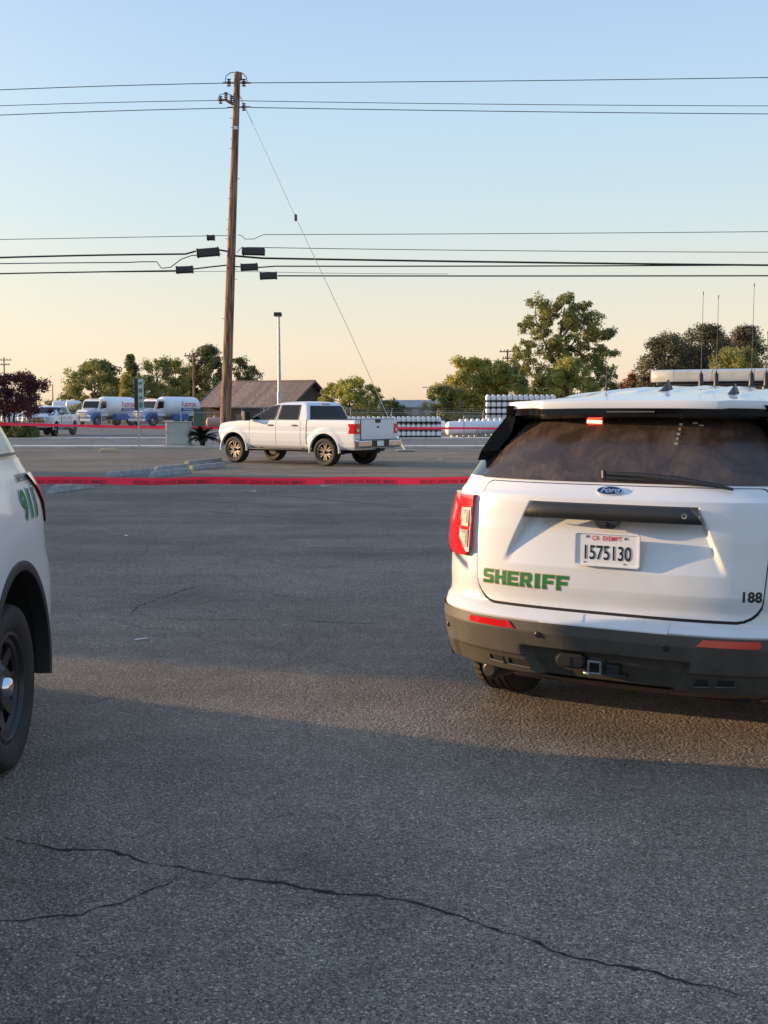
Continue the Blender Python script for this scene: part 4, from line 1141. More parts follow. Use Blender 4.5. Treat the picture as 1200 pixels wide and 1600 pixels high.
# ================================================================ police SUV on the left
def build_left_suv():
    h = R(3.2)                                  # heads towards the camera
    f = Vector((math.sin(h), -math.cos(h))); r = Vector((f.y, -f.x))
    AX = 1.13
    wheel_face = Vector((-1.64, 4.80))
    o = wheel_face - f * AX + r * .975           # local origin: rear centre
    root = empty('police_suv', (o.x, o.y, 0), math.atan2(-f.x, f.y),
                 'white sheriff police SUV cut by the left edge, green 911 decal behind its rear wheel', 'police suv')
    L = Loft([
        (.24, .45, .60, 2.4, .88, 4.65, .9, 2.6),
        (.33, .16, .62, 2.5, .93, 4.9, .9, 2.6),
        (.42, .07, .62, 2.5, .95, 4.97, .9, 2.6),
        (.58, .00, .62, 2.5, .965, 5.0, .9, 2.6),
        (.70, .00, .62, 2.5, .972, 5.0, .9, 2.6),
        (.80, .05, .60, 2.5, .972, 5.0, .9, 2.6),
        (.86, .09, .60, 2.5, .970, 4.98, .9, 2.6),
        (1.00, .10, .60, 2.5, .968, 4.93, .9, 2.6),
        (1.08, .115, .60, 2.5, .960, 4.82, 1.0, 2.6),
        (1.14, .13, .62, 2.5, .945, 4.55, 1.0, 2.6),
        (1.20, .16, .64, 2.5, .925, 4.00, .9, 2.6),
        (1.26, .20, .66, 2.5, .905, 3.78, .9, 2.6),
        (1.30, .235, .66, 2.5, .895, 3.66, .9, 2.6),
        (1.45, .365, .62, 2.5, .83, 3.3, .9, 2.6),
        (1.60, .50, .58, 2.5, .755, 2.9, .9, 2.6),
        (1.68, .58, .58, 2.4, .70, 2.6, .8, 2.6),
        (1.72, .78, .55, 2.3, .60, 2.4, .8, 2.4),
        (1.745, 1.10, .5, 2.2, .42, 2.1, .6, 2.2),
        (1.75, 1.4, .2, 2.0, .12, 1.8, .2, 2.0)])
    def flare(x, y, z):                           # swollen rear haunch
        if abs(x) > .5:
            d = math.hypot(y - AX, z - .42)
            k = sstep(.75, .50, d) * .022
            x += math.copysign(k, x)
        return x, y, z
    sh = L.solid(list(np.linspace(.24, 1.285, 44)) + [1.29], disp=flare, n1=26, n2=60, n3=20).build('body_shell', ['white_paint', 'seam'], root)
    boolean_cut(sh, wheel_cut((AX, 3.99), .455, .385, .58, 1.3), ['seam'])
    L.solid(list(np.linspace(1.288, 1.68, 14)), n1=26, n2=50, n3=20).build('greenhouse', ['gloss_black'], root)
    L.solid([1.655, 1.68, 1.70, 1.72, 1.735, 1.745, 1.75], n1=26, n2=50, n3=20).build('roof', ['white_paint'], root, smooth=60)
    for sg in (-1, 1):
        m = MB(); L.side_patch(m, [(z, .36 + (z - 1.3) * .62, 1.35 + (z - 1.3) * .12) for z in np.linspace(1.315, 1.62, 10)], sg, .004)
        m.build('quarter_window', ['glass_side'], root)
        m = MB(); L.side_patch(m, [(z, .33 + (z - 1.3) * .62, 1.40 + (z - 1.3) * .12) for z in np.linspace(1.304, 1.64, 10)], sg, .002)
        m.build('window_frame', ['black_trim'], root)
        for nm, y0, y1 in (('rear_door_window', 1.50, 2.25), ('front_door_window', 2.36, 3.1)):
            m = MB(); L.side_patch(m, [(z, y0, y1 - (z - 1.3) * (.9 if y0 > 2.3 else 0)) for z in np.linspace(1.315, 1.62, 8)], sg, .004); m.build(nm, ['glass_dark'], root)
        # painted rear pillar between quarter window and rear glass
        m = MB(); P = []
        for z in np.linspace(1.287, 1.66, 12):
            ya, yb_ = L.par(z)[0] + .03, .335 + (z - 1.3) * .62
            P.append([((L.side(y, z) + .006) * sg, y - .004, z) for y in np.linspace(ya, yb_, 10)])
        m.grid(P); m.build('rear_pillar', ['white_paint'], root)
        m = MB(); arch_lip(m, AX, .385, .448, .498, .93, 1.000, sg, -8, 190); m.build('arch_trim', ['black_trim'], root)
        m = MB(); arch_lip(m, 3.99, .385, .448, .498, .93, .985, sg, -8, 190); m.build('arch_trim', ['black_trim'], root)
        m = MB(); L.side_patch(m, [(z, 1.6, 3.5) for z in np.linspace(.25, .45, 5)], sg, .008); m.build('sill_trim', ['black_trim'], root)
        for y in (1.52, 2.30, 3.30):
            m = MB(); L.side_patch(m, [(z, y, y + .008) for z in np.linspace(.45, 1.28, 12)], sg, .0015, ny=1); m.build('door_gap', ['seam'], root)
        wheel(root, (sg * .825, AX, .405), sg, .375, .25, 'steel')
        wheel(root, (sg * .825, 3.99, .405), sg, .375, .25, 'steel')
        m = MB(); m.box((sg * 1.05, 3.3, 1.22), (.17, .1, .15)); m.build('wing_mirror', ['black_trim'], root, bevel=.02)
        # tail light, boomerang shape pulled onto the flank
        m = MB(); P = []
        for z in np.linspace(.98, 1.215, 20):
            t = (z - .93) / .285
            y0 = L.par(z)[0] + .035 + .05 * (1 - t)
            y1 = .44 + .26 * t ** 1.6
            P.append([((L.side(y, z) + .016 + .012 * math.sin(math.pi * k / 11)) * sg, y - .012 * (1 - k / 11), z) for k, y in enumerate(np.linspace(y0, y1, 12))])
        P = [[(p[0] - sg * .03, p[1] + .02, p[2]) for p in P[0]]] + P + [[(p[0] - sg * .04, p[1] + .02, p[2]) for p in P[-1]]]
        m.grid(P); tl = m.build('tail_light', ['red_lens_matt'], root, smooth=50)
        m = MB(); P = []
        for z in np.linspace(1.165, 1.222, 10):
            t = (z - .93) / .285; y1 = .40 + .30 * t ** 1.6
            P.append([((L.side(y, z) + .020) * sg, y, z) for y in np.linspace(y1 - .12 * t, y1 + .05 * t, 8)])
        m.grid(P); m.build('lamp_surround', ['clear_lens'], tl, smooth=50)
    # black lower bumper, plate side decals
    m = MB(); L.wrap(m, .30, .56, .62, .007, nz=8, n=60); m.build('bumper_cover', ['black_trim'], root, smooth=40)
    PS = lambda u, z, o: Vector((-(L.side(1.40 - u, z) + .0035 + o + .022 * sstep(.75, .50, math.hypot(1.40 - u - AX, z - .42))), 1.40 - u, z))
    # u runs rearwards along the driver's flank
    for ch, dx in (('9', -.105), ('1', 0.0), ('1', .085)):
        m = MB(); font_text(m, ch, .172, lambda x, z, o: PS(.605 + dx + x, 1.085 + z, .0006), bold=.012, sx=1.1, cut=.025); m.build('number_outline', ['plate_white'], root, smooth=0)
        m = MB(); font_text(m, ch, .172, lambda x, z, o: PS(.605 + dx + x, 1.085 + z, .0016), bold=.007, sx=1.1, cut=.025); m.build('number_lettering', ['decal_green'], root, smooth=0)
    m = MB(); font_text(m, 'EMERGENCY', .046, lambda x, z, o: PS(.62 + x, 1.205 + z, .001), bold=.0008, sx=.95); m.build('emergency_lettering', ['decal_dark_green'], root, smooth=0)
    # front
    m = MB(); m.box((0, 4.95, .72), (1.1, .1, .26)); m.build('grille', ['black_trim'], root, bevel=.02)
    for sg in (-1, 1):
        m = MB(); m.box((sg * .70, 4.72, .86), (.34, .22, .13), rot=Matrix.Rotation(-sg * R(28), 3, 'Z')); m.build('headlight', ['clear_lens'], root, bevel=.02)
    m = MB(); m.box((0, 2.55, .32), (1.3, 4.2, .1)); m.build('underbody', ['black_trim'], root)
    m = MB(); m.box((0, 2.55, 1.80), (1.1, .2, .10)); m.box((-.4, 2.55, 1.745), (.05, .1, .08)); m.box((.4, 2.55, 1.745), (.05, .1, .08)); m.build('light_bar', ['bar_lens'], root, bevel=.02)
    root.scale = (1, 1, 1.08)
    for ch in root.children:
        if ch.name.split('.')[0] == 'wheel': ch.scale = (1, 1, 1 / 1.08); ch.location.z = .377 / 1.08
    return root

right_suv = build_right_suv()
left_suv = build_left_suv()
# ================================================================ white crew cab pickup in the middle distance
def build_crew_pickup(loc, heading, label, mats=('pickup_paint',), style='alloy', group=None):
    f = Vector(heading).normalized()
    root = empty('pickup_truck', (loc[0], loc[1], 0), math.atan2(-f.x, f.y), label, 'pickup truck', group)
    paint = mats[0]
    L = Loft([
        (.50, .16, .10, 6, .88, 5.50, .5, 3.0),
        (.58, .13, .10, 7, .955, 5.66, .5, 3.0),
        (.72, .12, .09, 8, .985, 5.80, .5, 3.2),
        (.80, .12, .09, 8, .990, 5.82, .5, 3.4),
        (.98, .12, .09, 8, .995, 5.83, .45, 3.6),
        (1.04, .12, .09, 8, .985, 5.82, .45, 3.6),
        (1.18, .12, .09, 8, .985, 5.78, .45, 3.4),
        (1.26, .12, .09, 8, .975, 5.72, .5, 3.6),
        (1.32, .12, .09, 8, .965, 5.40, .6, 3.4),
        (1.36, .12, .09, 8, .955, 4.80, .5, 3.0),
        (1.385, .125, .09, 8, .940, 4.45, .3, 3.0)])
    AX, FX = 1.28, 4.96
    def flare(x, y, z):
        if abs(x) > .5:
            for a in (AX, FX):
                d = math.hypot(y - a, (z - .46) * 1.0)
                x += math.copysign(sstep(.70, .64, d) * .024, x)
        return x, y, z
    sh = L.solid(sorted(list(np.linspace(.50, 1.385, 32)) + [1.035, 1.045]), disp=flare, n1=12, n2=90, n3=18).build('body_shell', [paint, 'seam'], root)
    boolean_cut(sh, wheel_cut((AX, FX), .545, .44, .58, 1.3), ['seam'])
    cut = MB(); cut.box((0, 1.05, 1.25), (1.68, 1.62, .75)); boolean_cut(sh, cut, ['seam'])
    m = MB(); m.box((0, 1.05, .90), (1.64, 1.58, .04)); m.build('bed_floor', ['black_trim'], root)
    C = Loft([
        (1.375, 1.92, .08, 7, .950, 4.52, .34, 3.0),
        (1.44, 1.925, .10, 6, .935, 4.42, .34, 3.0),
        (1.60, 1.97, .12, 5, .87, 4.13, .38, 2.8),
        (1.80, 2.03, .15, 4.5, .80, 3.78, .4, 2.6),
        (1.86, 2.06, .18, 4, .76, 3.62, .5, 2.6),
        (1.905, 2.12, .2, 3.5, .715, 3.45, .5, 2.4),
        (1.935, 2.25, .25, 3, .62, 3.20, .5, 2.3),
        (1.950, 2.50, .2, 2.5, .40, 2.85, .3, 2.2)])
    C.solid(list(np.linspace(1.375, 1.86, 12)) + [1.885, 1.905, 1.925, 1.94, 1.95], n1=14, n2=30, n3=16).build('cab', [paint], root)
    def quad_rows(z0, z1, ya, yb, n=10): return [(z, ya(z), yb(z)) for z in np.linspace(z0, z1, n)]
    for sg in (-1, 1):
        m = MB(); C.side_patch(m, rounded_rows(1.395, 1.825, lambda z: 2.34 + (z - 1.42) * .10, lambda z: 3.10 - (z - 1.42) * .12, .05, 8), sg, .008); w = m.build('rear_door_window', ['glass_cab'], root)
        m = MB(); C.side_patch(m, rounded_rows(1.385, 1.825, lambda z: 3.28 - (z - 1.42) * .10, lambda z: 4.24 - (z - 1.42) * 1.40, .04, 8), sg, .008); w2 = m.build('front_door_window', ['glass_cab'], root)
        for k, nm in enumerate(('rear_window_frame', 'front_window_frame')):
            mm = MB(); C.side_patch(mm, quad_rows(1.378, 1.845, (lambda z: 2.28 + (z - 1.42) * .1) if k == 0 else (lambda z: 3.20 - (z - 1.42) * .1), (lambda z: 3.16 - (z - 1.42) * .1) if k == 0 else (lambda z: 4.30 - (z - 1.42) * 1.43)), sg, .004)
            mm.build(nm, ['black_trim'], root)
        # headrests and seat shapes behind the glass
        
        # door shuts
        for y in (2.20, 3.18, 4.28):
            m = MB(); L.side_patch(m, [(z, y, y + .010) for z in np.linspace(.60, 1.40, 14)], sg, .002, ny=1); m.build('door_gap', ['seam'], root)
        m = MB(); L.side_patch(m, [(z, 1.955, 1.985) for z in np.linspace(.60, 1.405, 14)], sg, .002, ny=1); m.build('bed_gap', ['seam'], root)
        m = MB(); L.side_patch(m, [(z, 1.99, 4.38) for z in np.linspace(.835, .845, 2)], sg, .004, ny=10); m.build('body_crease', ['crease_grey'], root)
        for y in (2.34, 3.30):
            m = MB(); m.box((sg * (L.side(y, 1.22) + .02), y + .10, 1.215), (.03, .19, .045)); m.build('door_handle', ['black_trim'], root, bevel=.01)
        for a in (AX, FX):
            m = MB(); arch_lip(m, a, .44, .540, .585, .95, 1.014, sg, -4, 184); m.build('arch_lip', [paint], root)
        m = MB(); m.box((sg * .93, 3.1, .47), (.16, 2.4, .05)); m.build('running_board', ['steel_black'], root, bevel=.015)
        for y in (2.2, 3.9):
            m = MB(); m.box((sg * .80, y, .50), (.24, .06, .05)); m.build('step_bracket', ['steel_black'], root)
        m = MB(); m.box((sg * 1.14, 4.25, 1.50), (.24, .12, .30)); m.tube([(sg * .93, 4.2, 1.43), (sg * 1.1, 4.25, 1.43)], .03, 8); mr = m.build('wing_mirror', ['black_trim'], root, bevel=.025)
        m = MB(); m.box((sg * 1.14, 4.315, 1.56), (.23, .03, .16)); m.build('mirror_cap', [paint], mr, bevel=.01)
        # tail light
        m = MB(); P = []
        for z in np.linspace(.985, 1.275, 14):
            x0 = .795 if z > 1.10 and z < 1.19 else .775
            o = [(x0, .105), (.90, .105), (.965, .112), (.998, .15), (1.002, .24), (1.0, .33 + .05 * abs(z - 1.13) / .14)]
            P.append([(sg * x, y, z) for x, y in o])
        P = [[(p[0] - sg * .02, p[1] + .03, p[2]) for p in P[0]]] + P + [[(p[0] - sg * .02, p[1] + .03, p[2]) for p in P[-1]]]
        P = [[(r[0][0], r[0][1] + .04, r[0][2])] + r for r in P]
        m.grid(P); tl = m.build('tail_light', ['red_lens'], root)
        m = MB(); m.box((sg * .885, .103, 1.085), (.09, .01, .09)); m.build('reversing_lamp', ['clear_lens'], tl, bevel=.003)
        wheel(root, (sg * .85, AX, .42), sg, .42, .28, style)
        wheel(root, (sg * .85, FX, .42), sg, .42, .28, style)
        m = MB(); L.side_patch(m, [(z, 5.50 + .1 * abs(z - 1.05), 5.795) for z in np.linspace(.93, 1.17, 6)], sg, .006, ny=12); hl = m.build('headlight', ['clear_lens'], root)
        # exhaust / mud flap
        m = MB(); m.box((sg * .82, .78, .50), (.28, .02, .30)); m.build('mud_flap', ['seam'], root)
    # tailgate
    m = MB(); m.box((0, .108, 1.075), (1.50, .03, .66)); tg = m.build('tailgate', [paint], root, bevel=.012)
    m = MB(); m.prism([(-.52, .91), (.52, .91), (.56, .96), (.50, 1.06), (.44, 1.075), (-.44, 1.075), (-.50, 1.06), (-.56, .96)], .088, .10, 'y'); m.build('tailgate_pressing', [paint], tg, smooth=0, bevel=.006)
    m = MB(); m.prism([(-.13, 1.405), (.13, 1.405), (.12, 1.32), (.10, 1.305), (-.10, 1.305), (-.12, 1.32)], .080, .11, 'y'); m.build('tailgate_handle', ['black_trim'], tg, smooth=0, bevel=.004)
    m = MB(); m.prism([(.055 * math.cos(2 * math.pi * k / 24), 1.175 + .026 * math.sin(2 * math.pi * k / 24)) for k in range(24)], .082, .10, 'y'); m.build('badge', ['decal_blue'], tg, smooth=0)
    m = MB(); m.box((0, .117, 1.07), (1.53, .02, .70)); m.build('tailgate_gap', ['seam'], root)
    # rear window
    m = MB(); P = []
    for z in np.linspace(1.395, 1.815, 8):
        w = C.par(z)[3] - .085
        P.append([(x, C.rear(x, z) - .008, z) for x in np.linspace(-w, w, 12)])
    m.grid(P); m.build('rear_window', ['glass_cab'], root)
    m = MB(); 
    m.box((0, 2.075, 1.868), (.34, .05, .035)); m.build('brake_light', ['red_lens'], root, bevel=.005)
    # bumper
    m = MB(); poly = [(.02, .56), (-.02, .62), (-.02, .76), (.0, .80), (.16, .80), (.16, .56)]
    for sg in (-1, 1):
        mb = MB(); mb.prism(poly, sg * .40, sg * .99, 'x'); mb.build('bumper_end', ['chrome'], root, smooth=0, bevel=.02)
    m = MB(); m.box((0, .07, .68), (.80, .14, .17)); m.build('bumper_step', ['black_trim'], root, bevel=.01)
    m = MB(); m.box((0, .06, .803), (1.9, .16, .018)); m.build('bumper_pad', ['black_trim'], root, bevel=.006)
    m = MB(); m.box((-.02, -.015, .69), (.30, .012, .155)); m.build('licence_plate', ['plate_white'], root, bevel=.004)
    m = MB(); m.box((0, .02, .50), (.10, .24, .09)); m.tube([(0, -.04, .52), (0, -.16, .52)], .03, 8); m.build('hitch_receiver', ['steel_black'], root, bevel=.01)
    m = MB(); m.box((0, 3.0, .47), (1.0, 5.0, .16)); m.tube([(-.7, AX, .42), (.7, AX, .42)], .08, 10); m.tube([(-.7, FX, .42), (.7, FX, .42)], .06, 10)
    m.box((0, 1.0, .62), (1.5, .9, .2)); m.build('chassis', ['seam'], root)
    # front
    m = MB(); m.box((0, 5.79, 1.02), (1.15, .09, .34)); gr = m.build('grille', ['chrome'], root, bevel=.03)
    for z in (.93, 1.02, 1.11):
        m = MB(); m.box((0, 5.845, z), (1.02, .02, .05)); m.build('grille_slot', ['black_trim'], gr)
    m = MB(); m.prism([(5.60, .56), (5.83, .58), (5.86, .78), (5.60, .80)], -.66, .66, 'x'); m.build('front_bumper', [paint if style == 'steel' else 'chrome'], root, smooth=0, bevel=.03)
    m = MB(); P = []
    for z in np.linspace(1.45, 1.84, 8):
        w = C.par(z)[3] - .09; yf = C.par(z)[4]
        P.append([(x, yf - C.par(z)[5] * (1 - (1 - (abs(x) / C.par(z)[3]) ** 2.6) ** (1 / 2.6)) + .008, z) for x in np.linspace(-w, w, 14)])
    m.grid(P); m.build('windscreen', ['glass_cab'], root)
    return root
new_mat('glass_cab', (0.006, 0.008, 0.009), 0.06, spec=0.35)
new_mat('seat_tan', (0.30, 0.30, 0.20), 0.8)
new_mat('crease_grey', (0.55, 0.54, 0.52), 0.5)

D0 = 31.3
rl = at(508, 731, D0)
hd = (-.79, .613)
hv = Vector((hd[0], hd[1])).normalized(); rv = Vector((hv.y, -hv.x))
pos = Vector((rl.x, rl.y)) - hv * 1.28 + rv * .95
crew_pickup = build_crew_pickup((pos.x, pos.y), hd, 'white crew cab pickup with bronze alloy wheels parked beyond the red tape')
crew_pickup.scale = (1, 1, .955)

# older white pickup facing the street, parked behind the left fence
fl = gnd(84, 681.5)
hd2 = Vector((-.05, -1.0)).normalized(); rv2 = Vector((hd2.y, -hd2.x))
p2 = Vector((fl.x, fl.y)) - hd2 * 4.96 + rv2 * .95
yard_pickup = build_crew_pickup((p2.x, p2.y), hd2, 'white work pickup facing the street beside the maroon tree', style='steel')
yard_pickup.scale = (1.0, .92, .96)
for ch in list(yard_pickup.children):
    if ch.name.split('.')[0] in ('licence_plate',): bpy.data.objects.remove(ch, do_unlink=True)

# ================================================================ gas delivery trucks
def capsule(mb, y0, y1, r, z, n=36, mat=0, x=0.0, dome=.55, M=None):
    prof = [(r * math.sin(math.pi / 2 * k / 8) + .0005, y0 + r * dome * (1 - math.cos(math.pi / 2 * k / 8))) for k in range(9)]
    prof += [(r * math.sin(math.pi / 2 * k / 8) + .0005, y1 - r * dome * (1 - math.cos(math.pi / 2 * k / 8))) for k in range(8, -1, -1)]
    T = Matrix.Translation((x, 0, z))
    mb.lathe(prof, 'y', n, mat, M=(M @ T) if M is not None else T)
def build_tanker(px_front, py, D, heading, label, n_units=0):
    f = Vector(heading).normalized(); r = Vector((f.y, -f.x))
    w = gnd(px_front, py) if D is None else at(px_front, py, D)
    o = Vector((w.x, w.y)) - f * 7.35 + r * 1.1
    root = empty('tanker_truck', (o.x, o.y, 0), math.atan2(-f.x, f.y), label, 'tanker truck', 'gas tanker trucks in the yard')
    m = MB(); capsule(m, .15, 5.45, 1.04, 1.88); tank = m.build('tank', ['truck_paint'], root, smooth=50)
    for y in (1.3, 4.4):
        m = MB(); m.lathe([(1.045, y - .05), (1.05, y), (1.045, y + .05), (1.03, y + .05)], 'y', 36, M=Matrix.Translation((0, 0, 1.88))); m.build('tank_band', ['truck_paint'], tank)
    def TS(sg):
        return lambda x, z, o: Vector((sg * (1.048 + o) * math.cos(z / 1.04), 2.3 + x * sg, 1.88 + (1.048 + o) * math.sin(z / 1.04)))
    for sg in (1, -1):
        T = TS(sg)
        m = MB(); font_text(m, 'Kamps', .78, lambda x, z, o: T(x, z + .30, .004), bold=.014, sx=1.0); m.build('name_lettering', ['print_red'], tank, smooth=0)
        m = MB()
        q = [T(x, z, .003) for x, z in ((-1.1, -.42), (1.1, -.42), (1.1, -.10), (-1.1, -.10))]
        m.add(q, [(0, 1, 2, 3)]); m.build('name_strip', ['blue_paint'], tank, smooth=0)
        m = MB(); font_text(m, 'PROPANE', .30, lambda x, z, o: T(x, z - .26, .008), bold=.006, sx=1.2); m.build('strip_lettering', ['plate_white'], tank, smooth=0)
    m = MB(); m.box((-.43, 3.6, .80), (.10, 7.2, .24)); m.box((.43, 3.6, .80), (.10, 7.2, .24)); m.box((0, .3, .8), (2.1, .3, .3)); m.build('chassis', ['seam'], root)
    for sg in (-1, 1):
        m = MB(); m.box((sg * .82, 3.3, .88), (.55, 2.0, .62)); m.build('side_box', ['blue_paint' if sg < 0 else 'truck_paint'], root, bevel=.03)
        m = MB(); m.prism([(.9, 1.05), (1.0, 1.15), (2.4, 1.15), (2.5, 1.05), (2.45, 1.0), (.95, 1.0)], sg * .72, sg * 1.18, 'x'); m.build('rear_mudguard', ['truck_paint'], root, smooth=0)
        wheel(root, (sg * 1.0, 7.35, .50), sg, .50, .28, 'truck')
        wheel(root, (sg * .92, 1.70, .50), sg, .50, .50, 'truck')
    m = MB(); m.box((0, .12, .62), (2.1, .1, .2)); m.build('rear_bumper', ['black_trim'], root)
    # cab
    m = MB(); m.prism([(5.55, .95), (7.05, .95), (7.05, 1.72), (6.72, 2.52), (6.45, 2.66), (5.65, 2.66), (5.55, 2.52)], -1.02, 1.02, 'x'); cab = m.build('cab', ['truck_paint'], root, smooth=0, bevel=.07)
    m = MB(); m.prism([(7.065, 1.76), (6.80, 2.44), (6.79, 2.44), (7.03, 1.76)], -.88, .88, 'x'); m.build('windscreen', ['glass_cab'], cab, smooth=0)
    for sg in (-1, 1):
        m = MB(); m.prism([(5.85, 1.78), (6.78, 1.70), (6.52, 2.42), (5.85, 2.44)], sg * 1.024, sg * 1.032, 'x'); m.build('door_window', ['glass_cab'], cab, smooth=0)
        m = MB(); m.box((sg * 1.03, 5.78, 1.65), (.008, .015, 1.5)); m.build('door_gap', ['seam'], cab)
        m = MB(); m.box((sg * 1.04, 5.95, 1.55), (.04, .14, .05)); m.build('door_handle', ['black_trim'], cab)
        m = MB(); m.box((sg * 1.30, 6.95, 2.05), (.20, .10, .42)); m.tube([(sg * 1.02, 6.9, 2.2), (sg * 1.3, 6.95, 2.2)], .02, 6); m.build('wing_mirror', ['black_trim'], cab, bevel=.02)
        # blue front wing
        poly = [(6.75, .62)] + [(7.35 + .62 * math.cos(R(q)), .52 + .62 * math.sin(R(q))) for q in range(170, 5, -12)] + [(8.35, .58), (8.40, .98), (8.20, 1.20), (7.5, 1.42), (6.95, 1.40), (6.75, 1.0)]
        m = MB(); m.prism(poly, sg * .62, sg * 1.16, 'x'); m.build('front_wing', ['blue_paint'], root, smooth=0, bevel=.05)
        m = MB(); m.box((sg * .90, 8.36, .98), (.32, .12, .20)); m.build('headlight', ['clear_lens'], root, bevel=.03)
        m = MB(); m.box((sg * .80, 6.3, .68), (.5, .7, .35)); m.build('step_tank', ['steel'], root, bevel=.05)
    m = MB(); m.prism([(7.0, .95), (8.42, .85), (8.44, 1.38), (8.20, 1.58), (7.0, 1.80)], -.66, .66, 'x'); hood = m.build('bonnet', ['truck_paint'], root, smooth=0, bevel=.08)
    m = MB(); m.box((0, 8.44, 1.10), (.8, .05, .5)); m.build('grille', ['chrome'], hood, bevel=.03)
    m = MB(); m.box((0, 8.46, .62), (2.25, .18, .28)); m.build('front_bumper', ['truck_paint'], root, bevel=.04)
    for x in (-.5, -.25, 0, .25, .5):
        m = MB(); m.box((x, 6.62, 2.69), (.12, .12, .06)); m.build('marker_light', ['orange_marker'], cab)
    return root
build_tanker(153, 666, None, (-.39, -.92), 'white gas tanker truck with blue wings, left of the street sign')
build_tanker(240, 666, None, (-.55, -.835), 'white gas tanker truck with blue wings, behind the utility cabinet')

# storage tanks further back on the left
def standing_tank(name, px0, px1, py_c, r, D, label, mat='cylinder_white', legs=True, group=None, rz=0.0):
    a, b = at(px0, py_c, D), at(px1, py_c, D)
    ln = (b.x - a.x)
    root = empty(name, ((a.x + b.x) / 2, D, 0), rz, label, 'storage tank', group)
    m = MB(); capsule(m, -ln / 2, ln / 2, r, a.z, n=28, M=Matrix.Rotation(-math.pi / 2, 4, 'Z')); m.build('tank', [mat], root, smooth=50)
    for s_ in (-.3, .3):
        m = MB(); m.box((ln * s_, 0, (a.z - r * .8) / 2), (.18, r * 1.1, max(a.z - r * .8, .1))); m.build('leg', ['concrete'], root)
    m = MB(); m.lathe([(.14, a.z + r - .03), (.14, a.z + r + .10), (.11, a.z + r + .16), (.001, a.z + r + .18)], 'z', 12); m.build('valve_dome', [mat], root)
    return root
standing_tank('storage_tank', 82, 106, 633, .62, 150, 'long white storage tank half hidden behind the maroon tree', group='storage tanks at the back of the yard')
standing_tank('storage_tank', 103, 129, 633, .62, 146, 'long white storage tank touching the left tanker truck', group='storage tanks at the back of the yard')
standing_tank('storage_tank', 322, 350, 660, .42, 92, 'rusty tan tank beside the base of the wooden utility pole', 'tan_tank')
standing_tank('storage_tank', 2, 30, 655, .55, 110, 'white storage tank seen under the maroon tree, further left', group='storage tanks under the maroon tree')
standing_tank('storage_tank', 28, 46, 654, .55, 106, 'white storage tank seen under the maroon tree, nearer its right edge', group='storage tanks under the maroon tree')

# rows of white domestic gas tanks lying behind the right fence
base = at(697, 673, 66.5)
ordn = ['leftmost', 'second', 'third', 'fourth', 'fifth', 'sixth', 'seventh', 'eighth']
for k in range(8):
    D = 65.2 + k * .95
    xr = at(746 + 8.6 * k, 673, D).x
    root = empty('gas_tank', (xr - 1.0, D, 0), R(8), 'white domestic gas tank, %s in the overlapping row behind the tape' % ordn[k], 'gas tank', 'white gas tanks lying in a row')
    m = MB(); capsule(m, -.95, .95, .42, .50, n=28, M=Matrix.Rotation(-math.pi / 2, 4, 'Z')); m.build('tank', ['cylinder_white'], root, smooth=50)
    m = MB(); m.lathe([(.13, .88), (.13, 1.0), (.10, 1.06), (.001, 1.07)], 'z', 12); m.build('valve_dome', ['cylinder_white'], root)
    for s_ in (-.55, .55):
        m = MB(); m.box((s_, 0, .06), (.08, .5, .12)); m.build('foot', ['cylinder_white'], root)
root = empty('gas_tank', (at(688, 673, 67).x - .35, 68.0, 0), R(-20), 'white domestic gas tank partly hidden by the low cylinder rack', 'gas tank')
m = MB(); capsule(m, -.8, .8, .42, .52, n=28, M=Matrix.Rotation(-math.pi / 2, 4, 'Z')); m.build('tank', ['cylinder_white'], root, smooth=50)
m = MB(); m.lathe([(.13, .90), (.13, 1.02), (.10, 1.08), (.001, 1.09)], 'z', 12); m.build('valve_dome', ['cylinder_white'], root)

